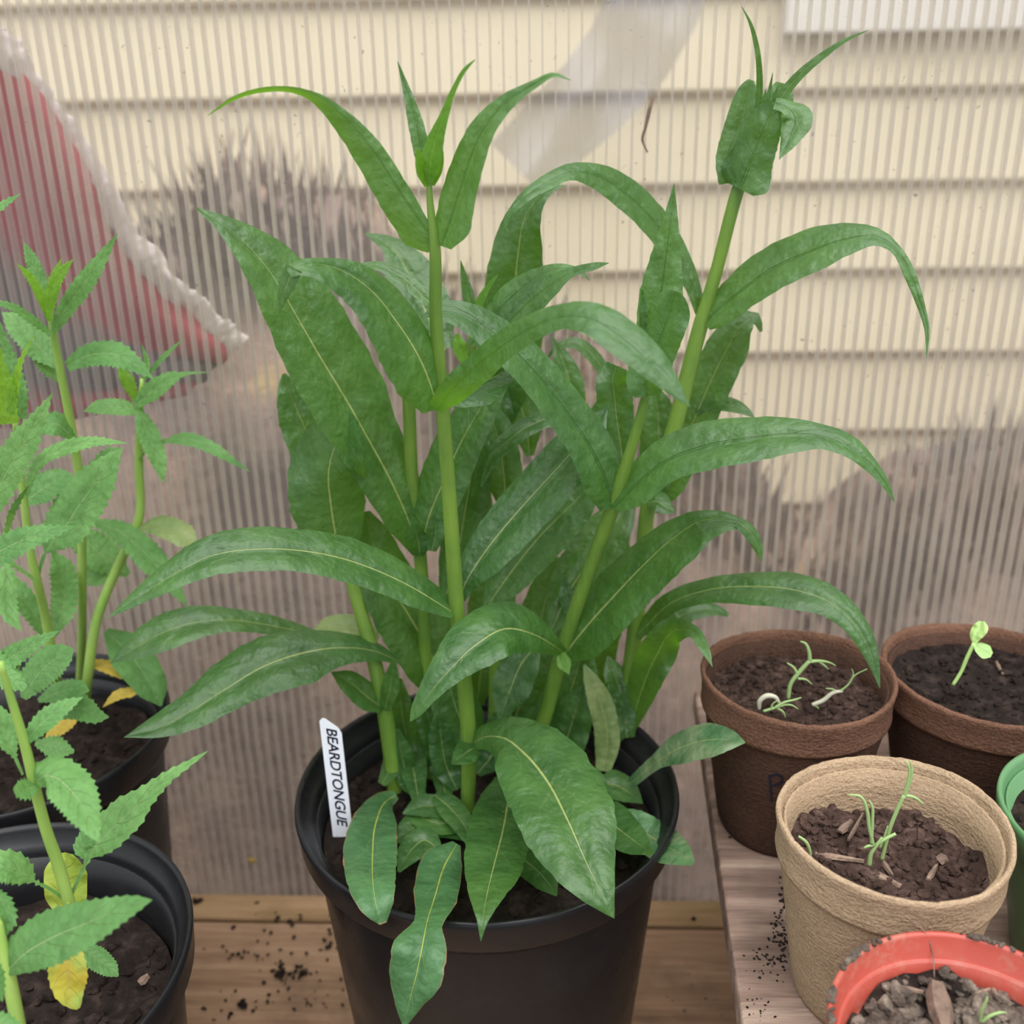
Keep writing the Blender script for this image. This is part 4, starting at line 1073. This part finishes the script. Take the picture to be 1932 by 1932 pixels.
B3([(112, 1352, 6), (150, 1336, 26), (182, 1350, 16), (206, 1353, 0.5)], 0.022, -0.014, amp=4, teeth=10)
B3([(66, 1402, 5), (105, 1410, 22), (140, 1418, 3)], 0.012, -0.01, amp=4, teeth=9)
B3([(98, 1225, 4), (60, 1150, 22), (20, 1110, 24), (-20, 1100, 6)], 0.05, 0.0)
B3([(100, 1200, 6), (120, 1140, 26), (118, 1080, 26), (100, 1040, 3)], 0.06, 0.006)

FX, FY, FR, FZ = -0.206, -0.093, 0.0755, 0.190
OF = (FX, FY, 0.0)
fr_ = empty('potted_perennial', OF)
tag(fr_, 'serrated plant with a yellow leaf in black pot on the open edge of the bench', 'potted plant')
nursery_pot(fr_, OF, FX, FY, FR, FZ)
soil_disc(fr_, OF, FX, FY, 0.158, FR * 0.862, M_SOIL, 0.003, 200, seed=6)
chip('wood_chip', fr_, OF, PZ(262, 1855, 0.160), PZ(280, 1840, 0.161), 0.004, 0.0015, M_CHIP, 3)
SOILS.append((FX, FY, FR * 0.86, 0.161))
U1 = stem(fr_, OF, [(140, 1790, ('z', 0.156), 10), (128, 1695, -0.096, 11), (107, 1622, -0.096, 11), (90, 1575, -0.097, 10.5), (72, 1510, -0.098, 10), (46, 1402, -0.100, 9), (20, 1315, -0.102, 7.5), (0, 1250, -0.104, 6)], M_STEM2)
def D1(p, Y, dy=0, **k): return serr(U1, OF, p, Y, dy, **k)
D1([(46, 1404, 3), (60, 1385, 15), (90, 1355, 21), (125, 1331, 13), (157, 1315, 0.5)], -0.1, 0.01, amp=4, teeth=11)
D1([(43, 1462, 2.5), (30, 1432, 4), (18, 1405, 18), (2, 1370, 28), (-20, 1330, 14)], -0.098, 0.006, amp=4)
D1([(66, 1478, 12, 12), (82, 1464, 30, 30), (102, 1466, 42, 40), (132, 1490, 48, 42), (160, 1530, 34, 36), (178, 1567, 12, 18), (187, 1591, 0.5)], -0.1, -0.03, amp=6, teeth=18)
D1([(70, 1482, 8), (48, 1489, 20), (34, 1489, 16), (25, 1488, 2)], -0.1, -0.01, amp=5, teeth=7)
D1([(130, 1697, 4), (150, 1655, 3.5), (165, 1622, 5), (180, 1597, 22, 26), (205, 1570, 36, 34), (238, 1538, 36, 34), (275, 1503, 22, 20), (320, 1464, 12, 11), (360, 1438, 6), (392, 1417, 0.5)], -0.094, 0.012, amp=4, teeth=18)
D1([(164, 1622, 3), (156, 1600, 18), (166, 1580, 18), (186, 1560, 5)], -0.092, 0.006, amp=3, teeth=8)
D1([(128, 1752, 3), (124, 1730, 14), (124, 1690, 40), (124, 1650, 41), (128, 1618, 22), (130, 1610, 8)], -0.093, [0, 0.006, 0.01, 0.013, 0.015, 0.015], mat=M_YG, amp=0)
D1([(122, 1697, 4), (92, 1676, 3.5), (66, 1663, 5), (48, 1650, 24), (20, 1636, 33), (-10, 1636, 28), (-40, 1645, 6)], -0.096, -0.014, amp=6)
U2 = stem(fr_, OF, [(52, 2030, ('z', 0.156), 12), (40, 1965, -0.134, 13), (33, 1925, -0.134, 13), (18, 1850, -0.132, 13), (6, 1790, -0.130, 10), (-4, 1730, -0.128, 9)], M_STEM2)
def D2(p, Y, dy=0, **k): return serr(U2, OF, p, Y, dy, **k)
D2([(12, 1835, 10), (38, 1806, 38), (98, 1769, 52), (160, 1743, 44), (220, 1718, 28), (262, 1703, 14), (287, 1698, 0.5)], -0.132, -0.012, amp=5, teeth=17)
D1([(128, 1702, 3), (130, 1740, 3), (128, 1772, 16), (127, 1802, 32), (128, 1838, 38), (132, 1872, 30), (143, 1895, 14), (148, 1903, 4)], -0.098, [0, -0.008, -0.014, -0.018, -0.021, -0.023, -0.024, -0.024], mat=M_YEL, amp=3)
D2([(152, 1785, 8), (182, 1808, 24), (208, 1828, 18), (223, 1842, 2)], -0.085, -0.006, amp=3)
D2([(-12, 1680, 8), (6, 1705, 18), (18, 1735, 14), (12, 1765, 1)], -0.125, -0.004, amp=5, teeth=9)
D2([(-30, 1935, 20), (0, 1930, 22), (28, 1937, 12), (46, 1950, 1)], -0.15, 0.0, amp=5, teeth=9)
D2([(-30, 1800, 8), (-10, 1835, 18), (0, 1870, 10), (4, 1890, 1)], -0.14, -0.004, amp=4, teeth=8)

# ------------------------------------------------------------------ seedling pots on the raised plank
def fibre_pot(parent, org, cx, cy, r, zr, zb, mat, mrim, seed=0, tilt=0.0):
    def wob(a, rr, z):
        k = 1 + 0.012 * sin(2 * a + seed) + 0.008 * sin(3 * a + seed * 2.1) + 0.005 * noise.noise(Vector((cos(a) * 5, sin(a) * 5, z * 120 + seed)))
        fz = max(0.0, (z - zr + 0.03) / 0.03)
        return k, fz * (0.0012 * sin(a * 2 + seed) + tilt * rr * cos(a) + 0.0005 * noise.noise(Vector((cos(a) * 14, sin(a) * 14, seed))))
    def put(name, prof, m, par):
        v, f = lathe_data(prof, 120, wob)
        return mesh(name, [(x + cx, y + cy, z) for x, y, z in v], f, m, par, org)
    rb = r * 0.72; hc = (zr - zb) * 0.20
    prof = [(0, zb), (rb * 0.96, zb), (rb, zb + 0.003)]
    for i in range(1, 8):
        t = i / 8; prof.append((rb + (r * 0.945 - rb) * t, zb + 0.003 + (zr - hc - zb - 0.003) * t))
    prof += [(r * 0.945, zr - hc), (r * 0.93, zr - 0.004), (r * 0.90, zr - 0.004), (r * 0.885, zr - hc), (rb * 0.94, zb + 0.004), (0, zb + 0.004)]
    body = put('pot', prof, mat, parent)
    put('rim', [(r * 0.943, zr - hc - 0.0012), (r * 0.972, zr - hc - 0.0010), (r * 0.980, zr - hc + 0.0004), (r * 0.974, zr - hc + 0.0022), (r * 0.976, zr - hc * 0.45), (r * 0.994, zr - 0.0030), (r, zr - 0.0012), (r * 0.992, zr), (r * 0.962, zr + 0.0002), (r * 0.942, zr - 0.002), (r * 0.915, zr - hc * 0.6), (r * 0.895, zr - hc)], mrim, body)
    return body
GRP = None
def wire(name, pts, mat, parent, org, Y):
    q = []
    for i, (x, y, h) in enumerate(pts):
        yy = Y[i] if isinstance(Y, (list, tuple)) else Y
        p = PY(x, y, yy); q.append((p, h * pxm(p)))
    return tube(name, q, mat, parent, org, rings=6, sub=6)

# damp brown pot with feathery seedlings
AX, AY, AR, AZ = 0.107, 0.034, 0.0418, 0.2335
OA = (AX, AY, PT)
pa = empty('fibre_pot', OA)
tag(pa, 'damp brown fibre pot with three feathery grey-green seedlings', 'seedling pot')
ab = fibre_pot(pa, OA, AX, AY, AR, AZ, PT + 0.0003, M_PEATD, M_PEAT, 1.0)
soil_disc(pa, OA, AX, AY, AZ - 0.013, AR * 0.905, M_SOILB, 0.0026, 520, seed=11, rmin=0.0006, rmax=0.0026)
def sprig(parent, org, pts, Y, fronds, mat):
    st = wire('seedling', pts, mat, parent, org, Y)
    for fr in fronds: wire('leaf', fr, M_SEED, st, org, Y if not isinstance(Y, (list, tuple)) else Y[-1])
    return st
ya = 0.020
sprig(pa, OA, [(1487, 1318, 4), (1492, 1290, 4), (1508, 1268, 4.5), (1528, 1246, 4)], ya,
      [[(1528, 1246, 4), (1526, 1228, 3.5), (1518, 1213, 2.5), (1510, 1210, 1.5)], [(1528, 1248, 4), (1548, 1247, 3), (1565, 1250, 2), (1577, 1256, 1)],
       [(1545, 1248, 2.5), (1556, 1256, 2), (1563, 1263, 1)], [(1505, 1272, 3), (1496, 1258, 2.5), (1485, 1251, 1.5)], [(1505, 1280, 3), (1520, 1282, 2), (1532, 1291, 1)]], M_SEED)
sprig(pa, OA, [(1432, 1338, 3.5), (1434, 1322, 5), (1446, 1313, 5.5), (1462, 1315, 4.5), (1470, 1326, 3)], ya - 0.008, [], M_SEEDP)
sprig(pa, OA, [(1440, 1342, 3), (1460, 1336, 3), (1478, 1330, 2.5)], ya - 0.009,
      [[(1462, 1335, 3), (1480, 1325, 2.5), (1500, 1320, 2), (1512, 1316, 1)], [(1476, 1330, 2), (1492, 1330, 2), (1506, 1338, 1)], [(1466, 1336, 2.5), (1476, 1342, 2.5), (1482, 1354, 1)], [(1455, 1336, 2), (1458, 1328, 1.5), (1466, 1322, 1)]], M_SEED)
sprig(pa, OA, [(1532, 1330, 4), (1552, 1322, 4.5), (1574, 1306, 4), (1590, 1304, 2.5)], ya - 0.002,
      [[(1582, 1306, 2), (1600, 1292, 2), (1612, 1275, 1.5), (1636, 1262, 1)], [(1578, 1304, 2), (1570, 1300, 1.5), (1558, 1299, 1)], [(1604, 1286, 1.5), (1610, 1270, 1.2), (1607, 1262, 0.8)], [(1534, 1330, 3), (1542, 1334, 2), (1545, 1338, 1)]], M_SEEDP)
# letter inked on its side
lt = []
def on_pot(x, y):
    d = ray(x, y).normalized()
    lo, hi = 0.2, 0.6
    rb = AR * 0.72; hc = (AZ - PT) * 0.20
    t = lo
    while t < hi:
        q = CAM + d * t
        f_ = min(1.0, max(0.0, (q.z - PT - 0.003) / (AZ - hc - PT - 0.003)))
        rr = rb + (AR * 0.945 - rb) * f_
        if math.hypot(q.x - AX, q.y - AY) < rr * 1.014 and q.z < AZ - hc: return q
        t += 0.0004
    return CAM + d * 0.44
lv, lf = [], []
for stroke in ([(1452, 1462), (1453, 1480), (1456, 1512)], [(1452, 1465), (1466, 1461), (1476, 1466), (1474, 1478), (1455, 1483)]):
    for (xa, ya_), (xb, yb_) in zip(stroke, stroke[1:]):
        dx_, dy_ = xb - xa, yb_ - ya_; l_ = math.hypot(dx_, dy_); nx_, ny_ = -dy_ / l_ * 2.2, dx_ / l_ * 2.2
        c4 = [on_pot(xa + nx_, ya_ + ny_), on_pot(xb + nx_, yb_ + ny_), on_pot(xb - nx_, yb_ - ny_), on_pot(xa - nx_, ya_ - ny_)]
        n0 = len(lv); lv += c4; lf.append((n0, n0 + 1, n0 + 2, n0 + 3))
mesh('lettering', lv, lf, M_INK, ab, OA, smooth=False)

# darker pot with one seedling opening two round seed leaves
DX, DY, DR, DZ = 0.1965, 0.046, 0.046, 0.2285
OD = (DX, DY, PT)
pd = empty('fibre_pot', OD)
tag(pd, 'dark wet fibre pot with a single seedling showing two round seed leaves', 'seedling pot')
fibre_pot(pd, OD, DX, DY, DR, DZ, PT + 0.0003, M_PEATD, M_PEAT, 2.3)
soil_disc(pd, OD, DX, DY, DZ - 0.010, DR * 0.905, M_SOIL, 0.002, 300, M_SOIL, seed=12, rmin=0.0006, rmax=0.002)
yd = 0.026
sd_ = wire('seedling', [(1798, 1292, 3.5), (1812, 1270, 3.5), (1826, 1238, 4), (1838, 1214, 4)], M_COTY, pd, OD, yd)
leaf(sd_, OD, [(1838, 1215, 3), (1842, 1198, 13), (1850, 1184, 15), (1852, 1172, 6)], yd, 0.004, mat=M_YOUNG, rows=16)
leaf(sd_, OD, [(1838, 1215, 3), (1848, 1222, 11), (1860, 1230, 14), (1871, 1236, 5)], yd, -0.004, mat=M_YOUNG, rows=16)
M_YOUNG2 = leaf_mat('seed_leaf', (0.36, 0.58, 0.18), (0.5, 0.7, 0.28), (0.5, 0.75, 0.1), 0.3, 0.45, rib=(0.5, 0.65, 0.3), vein=0.1)
for c_ in sd_.children: c_.data.materials[0] = M_YOUNG2
chip('wood_chip', pd, OD, PZ(1880, 1248, DZ - 0.009), PZ(1892, 1272, DZ - 0.009), 0.002, 0.0008, M_CHIP, 1)

# pale dry pot with thin grassy seedlings
EX, EY, ER, EZ = 0.1195, -0.0635, 0.0402, 0.2315
OE = (EX, EY, PT)
pe = empty('fibre_pot', OE)
tag(pe, 'dry tan fibre pot with thin grass-like seedlings in brown compost', 'seedling pot')
fibre_pot(pe, OE, EX, EY, ER, EZ, PT + 0.0003, M_PEATL, M_PEATL, 0.4)
soil_disc(pe, OE, EX, EY, EZ - 0.020, ER * 0.885, M_SOILB, 0.003, 620, seed=13, rmin=0.0006, rmax=0.0028)
ye = -0.072
g1 = wire('seedling', [(1640, 1632, 4.5), (1644, 1610, 4), (1656, 1592, 3.5), (1664, 1580, 2)], M_SEED, pe, OE, ye)
for pt_ in ([(1648, 1596, 3), (1640, 1560, 3.5), (1636, 1530, 3.5), (1622, 1502, 2.5), (1598, 1499, 1)],
            [(1644, 1592, 3), (1646, 1550, 3), (1645, 1520, 2.5), (1640, 1510, 1)],
            [(1652, 1594, 3), (1672, 1582, 3.5), (1690, 1573, 3)], [(1650, 1594, 3), (1636, 1597, 3), (1630, 1600, 2)]):
    wire('leaf', pt_, M_SEED, g1, OE, ye)
g2 = wire('seedling', [(1664, 1622, 4), (1670, 1598, 3.5), (1680, 1560, 4), (1692, 1530, 4), (1706, 1500, 4)], M_SEED, pe, OE, ye + 0.006)
for pt_ in ([(1706, 1502, 3.5), (1714, 1470, 3), (1716, 1450, 2.5), (1706, 1434, 1)], [(1708, 1500, 3), (1720, 1460, 3), (1720, 1445, 2), (1716, 1434, 1)],
            [(1706, 1500, 4), (1724, 1504, 3), (1742, 1517, 1.5)], [(1660, 1600, 2.5), (1670, 1575, 2.5), (1675, 1558, 1)]):
    wire('leaf', pt_, M_SEED, g2, OE, ye + 0.006)
wire('seedling', [(1507, 1578, 2.5), (1520, 1588, 3.5), (1528, 1606, 3), (1530, 1620, 2)], M_SEED, pe, OE, -0.066)
sz_ = EZ - 0.0185
for k_, (a, b, w_) in enumerate((((1538, 1610), (1630, 1625), 0.0028), ((1636, 1640), (1700, 1672), 0.004), ((1600, 1585), (1628, 1535), 0.0016), ((1750, 1660), (1768, 1630), 0.0022),
                                ((1664, 1622), (1684, 1652), 0.0024), ((1584, 1570), (1606, 1548), 0.0036))):
    chip('wood_chip', pe, OE, PZ(*a, sz_), PZ(*b, sz_), w_, 0.0011, M_CHIP, k_)
q = PZ(1776, 1620, sz_ + 0.001)
crumbs('pebble', [(q.x, q.y, q.z, 0.0024)], M_CHIP, pe, OE, 5)

# red plastic pot with gritty dry compost
HX, HY, HR, HZ = 0.1185, -0.1495, 0.0412, 0.2255
OH = (HX, HY, PT)
phh = empty('plastic_pot', OH)
tag(phh, 'red plastic pot filled with dry gritty compost and a chunk of bark', 'seedling pot')
def put(name, prof, m, par, seg=96):
    v, f = lathe_data(prof, seg)
    return mesh(name, [(x + HX, y + HY, z) for x, y, z in v], f, m, par, OH)
hb = put('pot', [(0, PT + 0.0003), (HR * 0.68, PT + 0.0003), (HR * 0.7, PT + 0.003), (HR * 0.93, HZ - 0.012), (HR * 0.93, HZ - 0.008), (HR * 0.9, HZ - 0.008), (HR * 0.68, PT + 0.006), (0, PT + 0.006)], M_REDP, phh)
put('rim', [(HR * 0.935, HZ - 0.012), (HR * 0.985, HZ - 0.012), (HR, HZ - 0.0015), (HR * 0.995, HZ), (HR * 0.97, HZ), (HR * 0.955, HZ - 0.001), (HR * 0.915, HZ - 0.0085), (HR * 0.885, HZ - 0.0095), (HR * 0.86, HZ - 0.016)], M_REDP, hb)
hs_ = soil_disc(phh, OH, HX, HY, HZ - 0.0135, HR * 0.862, M_SOIL, 0.005, 900, M_SOILG, seed=14, rmin=0.0007, rmax=0.0030)
chip('bark_chunk', phh, OH, PZ(1768, 1858, HZ - 0.009), PZ(1785, 1960, HZ - 0.009), 0.0075, 0.003, M_CHIP, 2)
for k_, (a, b) in enumerate((((1840, 1878), (1868, 1866)), ((1700, 1862), (1742, 1872)), ((1874, 1866), (1880, 1880)))):
    chip('wood_chip', phh, OH, PZ(*a, HZ - 0.0105), PZ(*b, HZ - 0.0105), 0.002, 0.0009, M_CHIP, k_)
q = PZ(1871, 1814, HZ - 0.008); crumbs('pebble', [(q.x, q.y, q.z, 0.0028)], M_GRIT, phh, OH, 5, 0.95)
q = PZ(1893, 1810, HZ - 0.008); crumbs('pebble', [(q.x, q.y, q.z, 0.0026)], M_CHIP, phh, OH, 6, 0.95)
yh = PZ(1850, 1930, HZ - 0.011).y
g3 = wire('seedling', [(1848, 1945, 3), (1849, 1930, 3)], M_SEED, phh, OH, yh)
wire('leaf', [(1849, 1932, 2.5), (1853, 1905, 3.5), (1861, 1888, 3), (1863, 1880, 1)], M_SEED, g3, OH, yh)
wire('leaf', [(1849, 1932, 2.5), (1866, 1918, 3.5), (1884, 1911, 3), (1899, 1910, 1)], M_SEED, g3, OH, yh)
rnd = random.Random(4)
sp_ = []
for c_, n_ in (((1620, 1815), 26), ((1845, 1770), 30), ((1586, 1880), 16), ((1560, 1925), 12), ((1665, 1790), 8), ((1900, 1785), 8)):
    for i in range(n_):
        q = PZ(c_[0] + rnd.gauss(0, 16), c_[1] + rnd.gauss(0, 8), HZ)
        a = atan2(q.y - HY, q.x - HX); rr = HR * rnd.uniform(0.965, 0.992)
        sp_.append((HX + rr * cos(a), HY + rr * sin(a), HZ + 0.0003, rnd.uniform(0.0005, 0.0013)))
tag(crumbs('stuck_soil', sp_, M_SOILG, hb, OH, 8), kind='stuff')
tube('root_hair', [(PZ(1706, 1726, HZ + 0.004), 0.00018), (PZ(1745, 1760, HZ), 0.0002), (PZ(1760, 1800, HZ - 0.006), 0.0002), (PZ(1763, 1845, HZ - 0.010), 0.0002)], M_CHIP, phh, OH, 5, 6)

# green plastic pot at the edge
KX, KY, KR, KZ = 0.2090, -0.0515, 0.0445, 0.2255
OK = (KX, KY, PT)
pk = empty('plastic_pot', OK)
tag(pk, 'green plastic pot of dark compost beside the tan fibre pot', 'seedling pot')
v, f = lathe_data([(0, PT + 0.0003), (KR * 0.66, PT + 0.0003), (KR * 0.68, PT + 0.003), (KR * 0.92, KZ - 0.012), (KR * 0.92, KZ - 0.004), (KR * 0.9, KZ - 0.004), (KR * 0.67, PT + 0.006), (0, PT + 0.006)], 96)
kb = mesh('pot', [(x + KX, y + KY, z) for x, y, z in v], f, M_GREENP, pk, OK)
v, f = lathe_data([(KR * 0.925, KZ - 0.012), (KR * 0.975, KZ - 0.011), (KR, KZ - 0.002), (KR * 0.995, KZ), (KR * 0.965, KZ), (KR * 0.945, KZ - 0.002), (KR * 0.9, KZ - 0.008)], 96)
mesh('rim', [(x + KX, y + KY, z) for x, y, z in v], f, M_GREENP, kb, OK)
soil_disc(pk, OK, KX, KY, KZ - 0.014, KR * 0.87, M_SOIL, 0.002, 160, seed=15)

# ------------------------------------------------------------------ bits stuck to the sheet
tw = empty('twig', PY(1212, 268, 0.148))
tube('twig_stick', [(PY(1232, 182, 0.1485), 0.0007), (PY(1226, 205, 0.148), 0.0009), (PY(1218, 240, 0.148), 0.0007), (PY(1212, 262, 0.1485), 0.0006), (PY(1222, 288, 0.1485), 0.0003)], M_CHIP, tw, tw.location, 6, 4)
tag(tw, 'tiny dry twig clinging to the clear ribbed wall above the plant', 'twig')
fr0 = PY(478, 1618, 0.1488)
tag(crumbs('leaf_fragment', [(0, 0, 0, 0.0028)], M_WITH, None, (0, 0, 0), 12, 1.2), 'small rusty dead leaf scrap stuck low on the clear ribbed wall', 'leaf scrap').location = (fr0.x, 0.1462, fr0.z)

# ------------------------------------------------------------------ spilt compost
rnd = random.Random(21)
sp_ = []
for (x, y, n_, sx, sy, big) in ((480, 1800, 26, 60, 18, 0.0014), (545, 1840, 30, 25, 10, 0.0018), (625, 1775, 10, 10, 18, 0.0016), (530, 1840, 8, 6, 4, 0.003),
                                (440, 1900, 20, 50, 20, 0.0012), (580, 1890, 20, 50, 22, 0.0012), (375, 1695, 3, 4, 3, 0.003), (470, 1735, 6, 40, 15, 0.0018), (540, 1745, 8, 12, 12, 0.0018),
                                (1290, 1880, 10, 40, 25, 0.0008), (1310, 1735, 2, 2, 2, 0.0018), (460, 1898, 4, 3, 3, 0.0028)):
    for i in range(n_):
        q = PZ(x + rnd.gauss(0, sx), y + rnd.gauss(0, sy), 0)
        r = big * rnd.uniform(0.4, 1.1)
        sp_.append((q.x, min(q.y, 0.140), r * 0.3, r))
tag(crumbs('spilt_compost', sp_, M_SOIL, None, (0, 0, 0), 9, 0.5), 'dark crumbs of compost spilt on the bench boards', 'compost', kind='stuff')
sp_ = []
for (x, y, n_, sx, sy, big) in ((1470, 1770, 60, 12, 30, 0.0009), (1440, 1820, 40, 20, 25, 0.0007), (1480, 1690, 25, 6, 14, 0.0010), (1430, 1900, 20, 15, 15, 0.0006), (1410, 1560, 12, 25, 10, 0.0007)):
    for i in range(n_):
        q = PZ(x + rnd.gauss(0, sx), y + rnd.gauss(0, sy), PT)
        if q.x < xe(q.y) + 0.002: continue
        r = big * rnd.uniform(0.4, 1.1)
        sp_.append((q.x, q.y, PT + r * 0.3, r))
tag(crumbs('spilt_compost', sp_, M_SOIL, None, (0, 0, 0), 10, 0.5), 'dark crumbs of compost spilt on the raised plank beside the tan pot', 'compost', kind='stuff')
